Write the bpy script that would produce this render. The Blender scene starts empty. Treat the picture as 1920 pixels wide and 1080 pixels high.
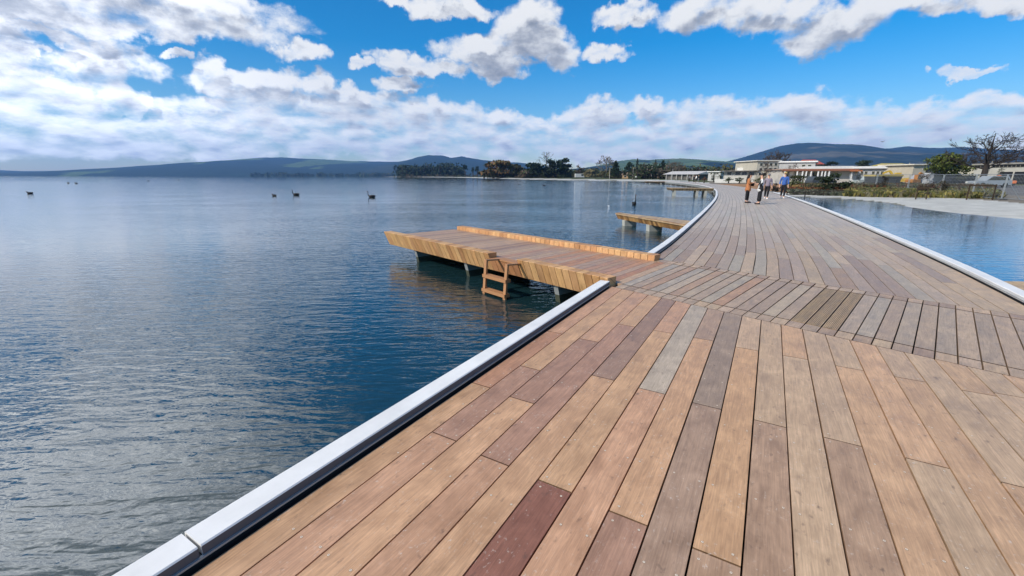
import bpy, bmesh, math, random
from math import sin, cos, tan, pi, radians, atan2, sqrt, hypot
from mathutils import Vector, noise as mnoise
R = random.Random(7)
S = bpy.context.scene
COL = S.collection

# ------------------------------------------------------------------ camera geometry (1920x1080 photograph)
F = 800.0; TH = math.atan(210.5 / F); H = 1.5
CT, ST = cos(TH), sin(TH)
WZ = -0.55                                   # lake level; the deck top is z = 0
def at(x, y, Z=0.0):                         # photo point lying on height Z
    u = (x - 960) / F; v = (y - 540) / F
    t = (Z - H) / (-ST - v * CT)
    return Vector((u * t, (CT - v * ST) * t, Z))
def pt(x, y, Y):                             # photo point at forward distance Y
    u = (x - 960) / F; v = (y - 540) / F
    t = Y / (CT - v * ST)
    return Vector((u * t, Y, H + (-ST - v * CT) * t))
def pr(X, Y, Z):
    z = Z - H; dep = Y * CT - z * ST
    return (960 + F * X / dep, 540 - F * (Y * ST + z * CT) / dep)
def lin(c):
    return tuple((v / 255 / 12.92) if v / 255 <= .04045 else ((v / 255 + .055) / 1.055) ** 2.4 for v in c[:3])
def jit(c, a=.12, r=R):
    k = 1 + r.uniform(-a, a)
    return tuple(max(0, v * k * (1 + r.uniform(-a, a) * .16)) for v in c)

# ------------------------------------------------------------------ materials
def nt(name):
    m = bpy.data.materials.new(name); m.use_nodes = True
    t = m.node_tree; b = t.nodes['Principled BSDF']
    return m, t, b
def N(t, typ, **kw):
    n = t.nodes.new(typ)
    for k, v in kw.items():
        if k.startswith('i_'):
            n.inputs[int(k[2:]) if k[2:].isdigit() else k[2:].replace('_', ' ')].default_value = v
        else: setattr(n, k, v)
    return n
def mix(t, typ='MULTIPLY', fac=1.0):
    n = t.nodes.new('ShaderNodeMix'); n.data_type = 'RGBA'; n.blend_type = typ
    n.inputs[0].default_value = fac
    return n
def ramp(t, stops):
    n = t.nodes.new('ShaderNodeValToRGB')
    e = n.color_ramp.elements
    while len(e) < len(stops): e.new(.5)
    for q, (p, c) in zip(e, stops):
        q.position = p; q.color = (*c, 1) if len(c) == 3 else c
    return n
def g3(v): return (v, v, v)

def mat_attr(name, rough=.7, sc=6.0, amt=.25, bump=.0, spec=.3, metal=0.0, sc2=None, stretch=(1, 1, 1)):
    m, t, b = nt(name); L = t.links.new
    a = N(t, 'ShaderNodeAttribute', attribute_name='Col')
    tc = N(t, 'ShaderNodeTexCoord'); mp = N(t, 'ShaderNodeMapping'); mp.inputs['Scale'].default_value = stretch
    L(tc.outputs['Object'], mp.inputs[0])
    n = N(t, 'ShaderNodeTexNoise', i_Scale=sc, i_Detail=6.0, i_Roughness=.65); L(mp.outputs[0], n.inputs['Vector'])
    r = ramp(t, [(.25, g3(1 - amt)), (.75, g3(1 + amt * .6))]); L(n.outputs['Fac'], r.inputs[0])
    x = mix(t); L(a.outputs['Color'], x.inputs[6]); L(r.outputs[0], x.inputs[7])
    L(x.outputs[2], b.inputs['Base Color'])
    b.inputs['Roughness'].default_value = rough; b.inputs['Specular IOR Level'].default_value = spec; b.inputs['Metallic'].default_value = metal
    if bump:
        n2 = N(t, 'ShaderNodeTexNoise', i_Scale=sc2 or sc * 4, i_Detail=4.0); L(mp.outputs[0], n2.inputs['Vector'])
        bp = N(t, 'ShaderNodeBump', i_Strength=bump, i_Distance=.02); L(n2.outputs['Fac'], bp.inputs['Height']); L(bp.outputs[0], b.inputs['Normal'])
    return m

def mat_wood(name, rough=.55, gs=1.0, scuff=.5):
    m, t, b = nt(name); L = t.links.new
    a = N(t, 'ShaderNodeAttribute', attribute_name='Col')
    g = N(t, 'ShaderNodeAttribute', attribute_name='Grain')      # (across, along, random) in metres
    def nz(scale, sx, sy, det=5.0, ro=.6, dist=0.0):
        mp = N(t, 'ShaderNodeMapping'); mp.inputs['Scale'].default_value = (sx, sy, 1)
        L(g.outputs['Vector'], mp.inputs[0])
        n = N(t, 'ShaderNodeTexNoise', i_Scale=scale, i_Detail=det, i_Roughness=ro, i_Distortion=dist); L(mp.outputs[0], n.inputs['Vector'])
        return n.outputs['Fac']
    fine = nz(1.0, 160, 5, 4); med = nz(1.0, 30, 2.6, 6, .7, 2.2); big = nz(1.0, 7, 4.5, 5, .62, .6); speck = nz(1.0, 55, 38, 3, .7)
    r1 = ramp(t, [(.32, g3(.84)), (.68, g3(1.08))]); L(fine, r1.inputs[0])
    r2 = ramp(t, [(.3, g3(.80)), (.7, g3(1.15))]); L(med, r2.inputs[0])
    r3 = ramp(t, [(.30, (.78, .74, .70)), (.70, (1.15, 1.14, 1.13))]); L(big, r3.inputs[0])
    x0 = mix(t); L(a.outputs['Color'], x0.inputs[6]); x0.inputs[7].default_value = (1.04, 1.0, .93, 1)
    x1 = mix(t); L(x0.outputs[2], x1.inputs[6]); L(r1.outputs[0], x1.inputs[7])
    x2 = mix(t); L(x1.outputs[2], x2.inputs[6]); L(r2.outputs[0], x2.inputs[7])
    x3 = mix(t); L(x2.outputs[2], x3.inputs[6]); L(r3.outputs[0], x3.inputs[7])
    # pale dusty scuffs
    r4 = ramp(t, [(.60, g3(0)), (.74, g3(1))]); L(speck, r4.inputs[0])
    r5 = ramp(t, [(.40, g3(0)), (.60, g3(1))]); L(nz(1.0, 6, 5, 3), r5.inputs[0])
    ml = N(t, 'ShaderNodeMath', operation='MULTIPLY'); L(r4.outputs[0], ml.inputs[0]); L(r5.outputs[0], ml.inputs[1])
    ml2 = N(t, 'ShaderNodeMath', operation='MULTIPLY', i_1=scuff * 1.0); L(ml.outputs[0], ml2.inputs[0])
    x4 = mix(t, 'MIX'); L(ml2.outputs[0], x4.inputs[0]); L(x3.outputs[2], x4.inputs[6]); x4.inputs[7].default_value = (*lin((205, 190, 175)), 1)
    # dark marks
    r6 = ramp(t, [(.63, g3(0)), (.76, g3(.6))]); L(nz(1.0, 24, 14, 3), r6.inputs[0])
    x5 = mix(t, 'MIX'); L(r6.outputs[0], x5.inputs[0]); L(x4.outputs[2], x5.inputs[6]); x5.inputs[7].default_value = (*lin((92, 74, 64)), 1)
    L(x5.outputs[2], b.inputs['Base Color'])
    rr = ramp(t, [(.3, g3(rough - .1)), (.7, g3(rough + .12))]); L(big, rr.inputs[0]); L(rr.outputs[0], b.inputs['Roughness'])
    b.inputs['Specular IOR Level'].default_value = .42
    bp = N(t, 'ShaderNodeBump', i_Strength=.25, i_Distance=.004); L(fine, bp.inputs['Height']); L(bp.outputs[0], b.inputs['Normal'])
    return m

def mat_plain(name, col, rough=.7, amt=.2, sc=12.0, spec=.3, metal=0.0):
    m, t, b = nt(name); L = t.links.new
    tc = N(t, 'ShaderNodeTexCoord'); n = N(t, 'ShaderNodeTexNoise', i_Scale=sc, i_Detail=5.0); L(tc.outputs['Object'], n.inputs['Vector'])
    c = col
    r = ramp(t, [(.3, tuple(v * (1 - amt) for v in c)), (.7, tuple(v * (1 + amt) for v in c))]); L(n.outputs['Fac'], r.inputs[0])
    L(r.outputs[0], b.inputs['Base Color'])
    b.inputs['Roughness'].default_value = rough; b.inputs['Specular IOR Level'].default_value = spec; b.inputs['Metallic'].default_value = metal
    return m

def mat_water(name, calm=1.0, base=(.009, .030, .036), ior=1.95):
    m, t, b = nt(name); L = t.links.new
    b.inputs['Base Color'].default_value = (*base, 1)
    b.inputs['Roughness'].default_value = .035; b.inputs['IOR'].default_value = ior; b.inputs['Specular IOR Level'].default_value = .5
    geo = N(t, 'ShaderNodeNewGeometry')
    def wav(scale, rot, sx, sy, det, ro, dist=0.0):
        mp = N(t, 'ShaderNodeMapping'); mp.inputs['Rotation'].default_value = (0, 0, radians(rot)); mp.inputs['Scale'].default_value = (sx, sy, 1)
        L(geo.outputs['Position'], mp.inputs[0])
        n = N(t, 'ShaderNodeTexNoise', i_Scale=scale, i_Detail=det, i_Roughness=ro, i_Distortion=dist); L(mp.outputs[0], n.inputs['Vector'])
        return n.outputs['Fac']
    w1 = wav(3.6, -12, .42, 1.5, 2.5, .55, .5)      # ripples ~0.4 m
    w2 = wav(11.0, 12, .6, 1.3, 2.0, .5, .4)        # small ripples
    w3 = wav(.55, -20, .6, 1.4, 2.0, .5)           # long swell
    w4 = wav(.05, 10, 1, 2.5, 3.0, .6)             # gust patches
    def ma(op, a, bb):
        n = N(t, 'ShaderNodeMath', operation=op)
        for i, v in ((0, a), (1, bb)):
            if isinstance(v, (int, float)): n.inputs[i].default_value = v
            else: L(v, n.inputs[i])
        return n.outputs[0]
    h = ma('ADD', ma('ADD', ma('MULTIPLY', w1, .034), ma('MULTIPLY', w2, .0095)), ma('MULTIPLY', w3, .02))
    gp = ramp(t, [(.36, g3(.42)), (.62, g3(1.12))]); L(w4, gp.inputs[0])
    sx_ = N(t, 'ShaderNodeSeparateXYZ'); L(geo.outputs['Position'], sx_.inputs[0])
    off = N(t, 'ShaderNodeMapRange', interpolation_type='SMOOTHSTEP'); L(sx_.outputs[0], off.inputs[0])      # smoother water away from the boardwalk
    for q, v_ in zip((1, 2, 3, 4), (-1.5, -12.0, 1.0, .32)): off.inputs[q].default_value = v_
    h = ma('MULTIPLY', ma('MULTIPLY', h, off.outputs[0]), ma('MULTIPLY', gp.outputs[0], calm))
    bp = N(t, 'ShaderNodeBump', i_Strength=1.0, i_Distance=1.0); L(h, bp.inputs['Height']); L(bp.outputs[0], b.inputs['Normal'])
    return m

M = dict(
    deck=mat_wood('weathered_deck_boards', .48, scuff=.8),
    jetty=mat_wood('jetty_timber', .62, scuff=.3),
    dark=mat_plain('underdeck_shade', (.008, .008, .009), .9),  # near-black base colour holding the shade below boards and jetties
    rim=mat_attr('powder_coated_rim', .5, 2.2, .16, spec=.35),
    conc=mat_attr('concrete', .85, 5, .25, .15),
    paint=mat_attr('painted_surface', .55, 2, .12),
    wall=mat_attr('plaster_wall', .85, .6, .15),
    metal=mat_attr('metal', .4, 6, .1, metal=.5),
    leaf=mat_attr('foliage', .75, 2, .3, spec=.15),
    bark=mat_attr('bark', .9, 4, .35, spec=.1),
    ground=mat_attr('ground', .95, 1.2, .28, .3, spec=.1),
    screw=mat_attr('screw_head', .5, 6, .02, metal=0.0),
    glass=mat_plain('window_glass', (.02, .025, .03), .1, .2, 1.0, .6),
    cloth=mat_attr('cloth', .85, 8, .2, spec=.1),
    hill=mat_attr('hill_cover', .95, .011, .5, 0, spec=.05, stretch=(1, 1, 2.5)),
    feather=mat_plain('black_feathers', (.012, .012, .014), .6, .3, 20),
    beak=mat_plain('red_bill', lin((150, 40, 30)), .5),
    white=mat_plain('white_feathers', (.75, .75, .75), .7, .1),
    skin=mat_plain('skin', lin((205, 160, 135)), .55, .08),
    hair_dark=mat_plain('dark_hair', (.012, .009, .008), .6, .3, 40),
    hair_fair=mat_plain('fair_hair', lin((150, 125, 95)), .6, .2, 40),
    orange_coat=mat_plain('tan_orange_coat', lin((172, 112, 72)), .85, .15, 14),
    black_cloth=mat_plain('black_cloth', (.012, .012, .015), .85, .3),
    mauve=mat_plain('mauve_knit', lin((132, 122, 134)), .9, .15),
    blue=mat_plain('blue_jumper', lin((62, 96, 160)), .9, .18, 10),
    shoe=mat_plain('white_shoe', (.7, .7, .7), .6, .08),
    grey_cloth=mat_plain('grey_cloth', lin((120, 120, 125)), .9, .15),
    cap=mat_plain('straw_cap', lin((185, 160, 105)), .9, .15),
)

# ------------------------------------------------------------------ mesh builder
class MB:
    def __init__(s): s.v = []; s.f = []; s.c = []; s.m = []; s.g = []; s.useg = False
    def add(s, vs, fs, col, mi=0, gr=None):
        o = len(s.v); s.v += [tuple(p) for p in vs]
        for k, f in enumerate(fs):
            s.f.append([i + o for i in f]); s.c.append(col if not isinstance(col, list) else col[k]); s.m.append(mi)
        if gr is None: s.g += [(0, 0, 0)] * len(vs)
        else: s.g += [tuple(q) for q in gr]; s.useg = True
    def hexa(s, lo, hi, col, mi=0, gr=None):       # lo: four bottom points, hi: four top points
        s.add(list(lo) + list(hi), [(3, 2, 1, 0), (4, 5, 6, 7), (0, 1, 5, 4), (1, 2, 6, 5), (2, 3, 7, 6), (3, 0, 4, 7)], col, mi, gr)
    def box(s, x0, x1, y0, y1, z0, z1, col, mi=0):
        s.hexa([(x0, y0, z0), (x1, y0, z0), (x1, y1, z0), (x0, y1, z0)], [(x0, y0, z1), (x1, y0, z1), (x1, y1, z1), (x0, y1, z1)], col, mi)
    def prism(s, poly, vec, col, mi=0, gr=None):   # poly: 3-D outline, vec: extrusion
        n = len(poly); a = [Vector(p) for p in poly]; b = [p + Vector(vec) for p in a]
        s.add(a + b, [tuple(range(n - 1, -1, -1)), tuple(range(n, 2 * n))] + [(i, (i + 1) % n, n + (i + 1) % n, n + i) for i in range(n)], col, mi, gr)
    def tube(s, pts, rad, col, n=6, mi=0):
        pts = [Vector(p) for p in pts]; rings = []
        for i, p in enumerate(pts):
            d = (pts[min(i + 1, len(pts) - 1)] - pts[max(i - 1, 0)])
            if d.length < 1e-9: d = Vector((0, 0, 1))
            d.normalize(); u = d.cross(Vector((0, 0, 1)) if abs(d.z) < .9 else Vector((1, 0, 0))).normalized(); w = d.cross(u)
            r = rad[i] if isinstance(rad, (list, tuple)) else rad
            rings.append([p + (u * cos(2 * pi * k / n) + w * sin(2 * pi * k / n)) * r for k in range(n)])
        vs = [q for r_ in rings for q in r_]; fs = []
        for i in range(len(pts) - 1):
            for k in range(n): fs.append((i * n + k, i * n + (k + 1) % n, (i + 1) * n + (k + 1) % n, (i + 1) * n + k))
        fs.append(tuple(range(n - 1, -1, -1))); fs.append(tuple((len(pts) - 1) * n + k for k in range(n)))
        s.add(vs, fs, col, mi)
    def bar(s, a, b, w, h, col, mi=0):             # rectangular bar
        a, b = Vector(a), Vector(b); d = (b - a).normalized()
        u = d.cross(Vector((0, 0, 1)));
        if u.length < 1e-4: u = Vector((1, 0, 0))
        u.normalize(); w2 = u.cross(d)
        q = [u * w / 2 + w2 * h / 2, -u * w / 2 + w2 * h / 2, -u * w / 2 - w2 * h / 2, u * w / 2 - w2 * h / 2]
        s.hexa([a + x for x in q], [b + x for x in q], col, mi)
    def leaf(s, c, size, col, r=R, flat=0.0):
        n = Vector((r.gauss(0, 1), r.gauss(0, 1), r.gauss(0, 1) + flat)).normalized()
        u = n.orthogonal().normalized(); w = n.cross(u); a = r.uniform(0, pi)
        u, w = u * cos(a) + w * sin(a), w * cos(a) - u * sin(a)
        u *= size * r.uniform(.6, 1.2); w *= size * r.uniform(.35, .8); c = Vector(c)
        s.add([c - u, c + w * .7 - u * .2, c + u, c - w * .7 + u * .1], [(0, 1, 2, 3)], col)
    def blob(s, c, rx, ry, rz, col, n=10, m=6, amp=0.0, seed=0, mi=0):
        vs = []; fs = []
        for i in range(m + 1):
            ph = pi * i / m
            for k in range(n):
                th = 2 * pi * k / n
                d = Vector((sin(ph) * cos(th), sin(ph) * sin(th), cos(ph)))
                q = 1 + amp * mnoise.noise(d * 1.7 + Vector((seed, seed * .7, 0)))
                vs.append((c[0] + d.x * rx * q, c[1] + d.y * ry * q, c[2] + d.z * rz * q))
        for i in range(m):
            for k in range(n): fs.append((i * n + k, i * n + (k + 1) % n, (i + 1) * n + (k + 1) % n, (i + 1) * n + k))
        s.add(vs, fs, col, mi)
    def build(s, name, mats, parent=None, smooth=False, local=None):
        me = bpy.data.meshes.new(name)
        off = Vector(local) if local is not None else None
        vs = s.v if off is None else [tuple(Vector(p) - off) for p in s.v]
        me.from_pydata(vs, [], s.f); me.update()
        if not isinstance(mats, (list, tuple)): mats = [mats]
        for q in mats: me.materials.append(q)
        me.polygons.foreach_set('material_index', s.m)
        if smooth: me.polygons.foreach_set('use_smooth', [True] * len(s.f))
        at_ = me.color_attributes.new('Col', 'FLOAT_COLOR', 'CORNER'); buf = []
        for f, c in zip(s.f, s.c): buf += [c[0], c[1], c[2], 1.0] * len(f)
        at_.data.foreach_set('color', buf)
        if s.useg:
            ga = me.attributes.new('Grain', 'FLOAT_VECTOR', 'POINT'); ga.data.foreach_set('vector', [x for q in s.g for x in q])
        o = bpy.data.objects.new(name, me); COL.objects.link(o)
        if parent is not None: o.parent = parent
        if off is not None: o.location = off
        return o

def tag(o, label=None, cat=None, group=None, kind=None):
    for k, v in (('label', label), ('category', cat), ('group', group), ('kind', kind)):
        if v: o[k] = v
    return o
def thing(name, label, cat, loc=(0, 0, 0), rz=0.0, group=None):
    o = bpy.data.objects.new(name, None); COL.objects.link(o); o.location = loc; o.rotation_euler = (0, 0, rz); o.empty_display_size = .2
    return tag(o, label, cat, group)
def clone(root, loc, rz, label, group=None):
    def cp(o, par):
        c = o.copy(); COL.objects.link(c)
        if par is not None: c.parent = par
        for ch in kids.get(o, []): cp(ch, c)
        return c
    kids = {}
    for o in COL.objects:
        if o.parent: kids.setdefault(o.parent, []).append(o)
    r = cp(root, None); r.location = loc; r.rotation_euler = (0, 0, rz); r['label'] = label
    if group: r['group'] = group
    return r

# ------------------------------------------------------------------ world: sky with clouds placed by direction
SUN_AZ = atan2(-.85, -.53)               # compass-like: atan2(x, y)
SUN_EL = radians(37)
def build_world():
    w = bpy.data.worlds.new('World'); S.world = w; w.use_nodes = True
    t = w.node_tree; t.nodes.clear(); L = t.links.new
    def px(x, y):
        v = pt(x, y, 1000.0) - Vector((0, 0, H)); return atan2(v.x, v.y), math.asin(v.z / v.length)
    blobs = []
    def B(x, y, rx, ry):
        a, e = px(x, y); a2, _ = px(x + rx, y); _, e2 = px(x, y - ry); blobs.append((a, e, abs(a2 - a), abs(e2 - e)))
    for q in CLOUDS: B(*q)
    for q in UPPER: blobs.append(tuple(radians(v) for v in q))
    # field group
    g = bpy.data.node_groups.new('cloud_field', 'ShaderNodeTree')
    g.interface.new_socket('P', in_out='INPUT', socket_type='NodeSocketVector'); g.interface.new_socket('D', in_out='OUTPUT', socket_type='NodeSocketFloat')
    gi = g.nodes.new('NodeGroupInput'); go = g.nodes.new('NodeGroupOutput'); GL = g.links.new
    def gm(op, a, b=None, c=None):
        n = g.nodes.new('ShaderNodeMath'); n.operation = op
        for i, v in enumerate((a, b, c)):
            if v is None: continue
            if isinstance(v, (int, float)): n.inputs[i].default_value = v
            else: GL(v, n.inputs[i])
        return n.outputs[0]
    def gv(op, a, b=None, c=None):
        n = g.nodes.new('ShaderNodeVectorMath'); n.operation = op
        for i, v in enumerate((a, b, c)):
            if v is None: continue
            if isinstance(v, tuple): n.inputs[i].default_value = v
            else: GL(v, n.inputs[i])
        return n.outputs[1] if op == 'DOT_PRODUCT' else n.outputs[0]
    P = gi.outputs[0]
    def nz(scale, det, ro, vec, out='Fac'):
        n = g.nodes.new('ShaderNodeTexNoise'); n.noise_dimensions = '2D'; n.inputs['Scale'].default_value = scale; n.inputs['Detail'].default_value = det; n.inputs['Roughness'].default_value = ro
        GL(vec, n.inputs['Vector']); return n.outputs[out]
    wc = gv('SUBTRACT', nz(7, 4, .55, P, 'Color'), (.5, .5, .5))
    wc2 = gv('SUBTRACT', nz(26, 5, .6, P, 'Color'), (.5, .5, .5))
    Pw = gv('ADD', gv('ADD', P, gv('MULTIPLY', wc, (.13, .075, 0))), gv('MULTIPLY', wc2, (.055, .04, 0)))
    cur = None
    for a, e, ra, re in blobs:
        q = gv('MULTIPLY_ADD', Pw, (1 / ra, 1 / re, 0), (-a / ra, -e / re, 0))
        d = gv('DOT_PRODUCT', q, q)
        cur = d if cur is None else gm('SMOOTH_MIN', cur, d, .25)
    sp0 = g.nodes.new('ShaderNodeSeparateXYZ'); GL(P, sp0.inputs[0])
    cap = g.nodes.new('ShaderNodeMapRange'); cap.interpolation_type = 'SMOOTHSTEP'; GL(sp0.outputs[1], cap.inputs[0])
    for q, v_ in zip((1, 2, 3, 4), (.06, .20, .34, .62)): cap.inputs[q].default_value = v_
    Bf = gm('MINIMUM', gm('MAXIMUM', gm('SUBTRACT', 1.0, cur), -1.2), cap.outputs[0])
    Ps = gv('MULTIPLY', P, (1, 1.7, 1))
    sp = g.nodes.new('ShaderNodeSeparateXYZ'); GL(P, sp.inputs[0])
    lowm = g.nodes.new('ShaderNodeMapRange'); lowm.interpolation_type = 'SMOOTHSTEP'; GL(sp.outputs[1], lowm.inputs[0]); lowm.inputs[1].default_value = .21; lowm.inputs[2].default_value = .07
    nlow = nz(1.0, 8, .6, gv('MULTIPLY', P, (13, 36, 1)))
    nm_ = g.nodes.new('ShaderNodeMix'); GL(lowm.outputs[0], nm_.inputs[0]); GL(nz(13, 9, .62, Ps), nm_.inputs[2]); GL(nlow, nm_.inputs[3])
    n1 = nm_.outputs[0]
    vo = g.nodes.new('ShaderNodeTexVoronoi'); vo.voronoi_dimensions = '2D'; vo.feature = 'SMOOTH_F1'; vo.inputs['Scale'].default_value = 24; vo.inputs['Smoothness'].default_value = .6
    GL(gv('ADD', Ps, gv('MULTIPLY', wc, (.05, .05, 0))), vo.inputs['Vector'])
    bil = gm('MULTIPLY', gm('SUBTRACT', .45, vo.outputs['Distance']), .42)
    D = gm('ADD', gm('MULTIPLY', Bf, .85), gm('ADD', gm('MULTIPLY', gm('SUBTRACT', n1, .5), 1.55), bil))
    GL(D, go.inputs[0])
    # main
    tc = N(t, 'ShaderNodeTexCoord'); sep = N(t, 'ShaderNodeSeparateXYZ'); L(tc.outputs['Generated'], sep.inputs[0])
    def ma(op, a, b=None, c=None, clamp=False):
        n = N(t, 'ShaderNodeMath', operation=op); n.use_clamp = clamp
        for i, v in enumerate((a, b, c)):
            if v is None: continue
            if isinstance(v, (int, float)): n.inputs[i].default_value = v
            else: L(v, n.inputs[i])
        return n.outputs[0]
    az = ma('ARCTAN2', sep.outputs[0], sep.outputs[1]); el = ma('ARCSINE', sep.outputs[2])
    cb = N(t, 'ShaderNodeCombineXYZ'); L(az, cb.inputs[0]); L(el, cb.inputs[1])
    def fld(vec):
        n = t.nodes.new('ShaderNodeGroup'); n.node_tree = g; L(vec, n.inputs[0]); return n.outputs[0]
    ad = N(t, 'ShaderNodeVectorMath', operation='ADD'); L(cb.outputs[0], ad.inputs[0]); ofs = N(t, 'ShaderNodeMapRange'); L(el, ofs.inputs[0]); ofs.inputs[1].default_value = .03; ofs.inputs[2].default_value = .22; ofs.inputs[3].default_value = .010; ofs.inputs[4].default_value = .030
    oc = N(t, 'ShaderNodeCombineXYZ'); oc.inputs[0].default_value = -.010; L(ofs.outputs[0], oc.inputs[1]); L(oc.outputs[0], ad.inputs[1])
    D1 = fld(cb.outputs[0]); D2 = fld(ad.outputs[0])
    al = N(t, 'ShaderNodeMapRange', interpolation_type='SMOOTHSTEP'); L(D1, al.inputs[0]); al.inputs[1].default_value = -.22; al.inputs[2].default_value = .56
    # thick where the field stays dense towards the light
    sh = ramp(t, [(0.0, lin((250, 250, 249))), (.25, lin((244, 245, 245))), (.48, lin((220, 222, 225))), (.72, lin((178, 182, 190))), (1.0, lin((146, 152, 163)))])
    lsh = N(t, 'ShaderNodeMapRange'); L(el, lsh.inputs[0]); lsh.inputs[1].default_value = .18; lsh.inputs[2].default_value = .06; lsh.inputs[3].default_value = 1.05; lsh.inputs[4].default_value = .92
    L(ma('ADD', ma('MULTIPLY', D2, lsh.outputs[0]), .02, clamp=True), sh.inputs[0])
    lg = N(t, 'ShaderNodeMapRange', interpolation_type='SMOOTHSTEP'); L(az, lg.inputs[0]); lg.inputs[1].default_value = -.28; lg.inputs[2].default_value = -.95; lg.inputs[3].default_value = 0; lg.inputs[4].default_value = 1
    def mr(v, a, b, c, d):
        n = N(t, 'ShaderNodeMapRange', interpolation_type='SMOOTHSTEP'); L(v, n.inputs[0])
        for q, w_ in zip((1, 2, 3, 4), (a, b, c, d)): n.inputs[q].default_value = w_
        return n.outputs[0]
    lhv = ma('SUBTRACT', mr(el, .32, .42, .72, 3.1), mr(el, .55, .75, 0, 2.9))  # left clouds above the view brightened, added to lighten the lake's reflection
    lo_ = N(t, 'ShaderNodeMapRange', interpolation_type='SMOOTHSTEP'); L(el, lo_.inputs[0]); lo_.inputs[1].default_value = .20; lo_.inputs[2].default_value = .05; lo_.inputs[3].default_value = 1.0; lo_.inputs[4].default_value = 1.4
    gain = ma('MULTIPLY', lo_.outputs[0], ma('MULTIPLY', ma('MULTIPLY_ADD', lg.outputs[0], lhv, 1.0), CLOUD_GAIN))
    sky = N(t, 'ShaderNodeTexSky', sky_type='NISHITA'); sky.sun_disc = False; sky.sun_elevation = SUN_EL; sky.sun_rotation = SUN_AZ
    sky.air_density = 1.0; sky.dust_density = .3; sky.ozone_density = 2.2; sky.altitude = 300
    sat = N(t, 'ShaderNodeHueSaturation'); L(sky.outputs[0], sat.inputs['Color']); sat.inputs['Saturation'].default_value = SKY_SAT; sat.inputs['Value'].default_value = SKY_VAL
    cm = N(t, 'ShaderNodeVectorMath', operation='SCALE'); L(sh.outputs[0], cm.inputs[0]); L(gain, cm.inputs['Scale'])
    hz = N(t, 'ShaderNodeMapRange', interpolation_type='SMOOTHSTEP'); L(el, hz.inputs[0]); hz.inputs[1].default_value = -.02; hz.inputs[2].default_value = .015
    mx = mix(t, 'MIX'); L(ma('MULTIPLY', al.outputs[0], hz.outputs[0]), mx.inputs[0]); L(sat.outputs[0], mx.inputs[6]); L(cm.outputs[0], mx.inputs[7])
    bg = N(t, 'ShaderNodeBackground'); L(mx.outputs[2], bg.inputs[0]); bg.inputs[1].default_value = .1
    out = N(t, 'ShaderNodeOutputWorld'); L(bg.outputs[0], out.inputs[0])
    w.cycles.sampling_method = 'MANUAL'; w.cycles.sample_map_resolution = 512
    sun = bpy.data.lights.new('sun', 'SUN'); sun.energy = SUN_E; sun.angle = radians(.6); sun.color = (1, .93, .82)
    so = bpy.data.objects.new('sun', sun); COL.objects.link(so)
    d = Vector((sin(SUN_AZ) * cos(SUN_EL), cos(SUN_AZ) * cos(SUN_EL), sin(SUN_EL)))
    so.rotation_euler = d.to_track_quat('Z', 'Y').to_euler(); so.location = (-30, -20, 40)
SKY_SAT, SKY_VAL, CLOUD_GAIN, SUN_E = 1.62, 1.5, 10.2, 4.5
CLOUDS = [(250, 0, 300, 62), (430, 25, 90, 50), (90, 20, 170, 40), (300, 50, 120, 30), (60, 62, 70, 18),
    (180, 125, 105, 58), (60, 165, 120, 45), (230, 175, 60, 45), (50, 215, 170, 45), (215, 205, 60, 28), (32, 97, 38, 13), (290, 205, 35, 20),
    (550, 101, 48, 22), (315, 107, 30, 12),
    (385, 142, 52, 34), (450, 160, 100, 27), (510, 150, 60, 33), (590, 163, 40, 26), (430, 212, 110, 36), (560, 213, 150, 42), (705, 210, 110, 38), (640, 178, 60, 22),
    (830, 235, 130, 40), (980, 240, 80, 32), (1110, 225, 90, 30), (1195, 215, 60, 20), (1330, 235, 150, 42), (1500, 200, 110, 36), (1490, 240, 180, 40), (1690, 235, 160, 45), (1860, 215, 130, 40), (1950, 230, 120, 60),
    (985, 62, 72, 56), (905, 92, 95, 34), (1045, 92, 52, 45), (925, 128, 55, 28), (1150, 96, 55, 20), (1170, 25, 52, 25),
    (850, 8, 110, 24), (735, 0, 60, 16), (680, 120, 42, 15), (745, 112, 40, 26), (757, 165, 46, 18), (800, 130, 70, 24),
    (1340, 14, 120, 44), (1460, 22, 110, 40), (1585, 42, 120, 50), (1730, 8, 150, 34), (1880, 0, 130, 26), (1800, 136, 60, 12),
    (300, 262, 400, 45), (800, 275, 500, 38), (1300, 272, 500, 36), (1800, 268, 400, 40), (-200, 200, 200, 90), (-150, 60, 220, 120), (2200, 150, 260, 120),
    (-100, -350, 380, 160), (2300, -260, 300, 120)]
UPPER = [(-52, 38, 27, 19), (-12, 52, 20, 8), (-95, 30, 40, 30), (95, 35, 30, 22), (10, 75, 40, 8)]
build_world()

# ------------------------------------------------------------------ camera
cam = bpy.data.cameras.new('camera'); co = bpy.data.objects.new('camera', cam); COL.objects.link(co)
co.location = (0, 0, H); co.rotation_euler = (pi / 2 - TH, 0, 0)
cam.sensor_width = 36; cam.lens = 36 * F / 1920; cam.clip_start = .05; cam.clip_end = 40000
S.camera = co
S.view_settings.view_transform = 'Standard'; S.view_settings.look = 'None'; S.view_settings.exposure = 0; S.view_settings.gamma = 1
S.cycles.use_denoising = True; S.cycles.volume_bounces = 0; S.cycles.max_bounces = 6; S.cycles.caustics_reflective = False; S.cycles.caustics_refractive = False

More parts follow.
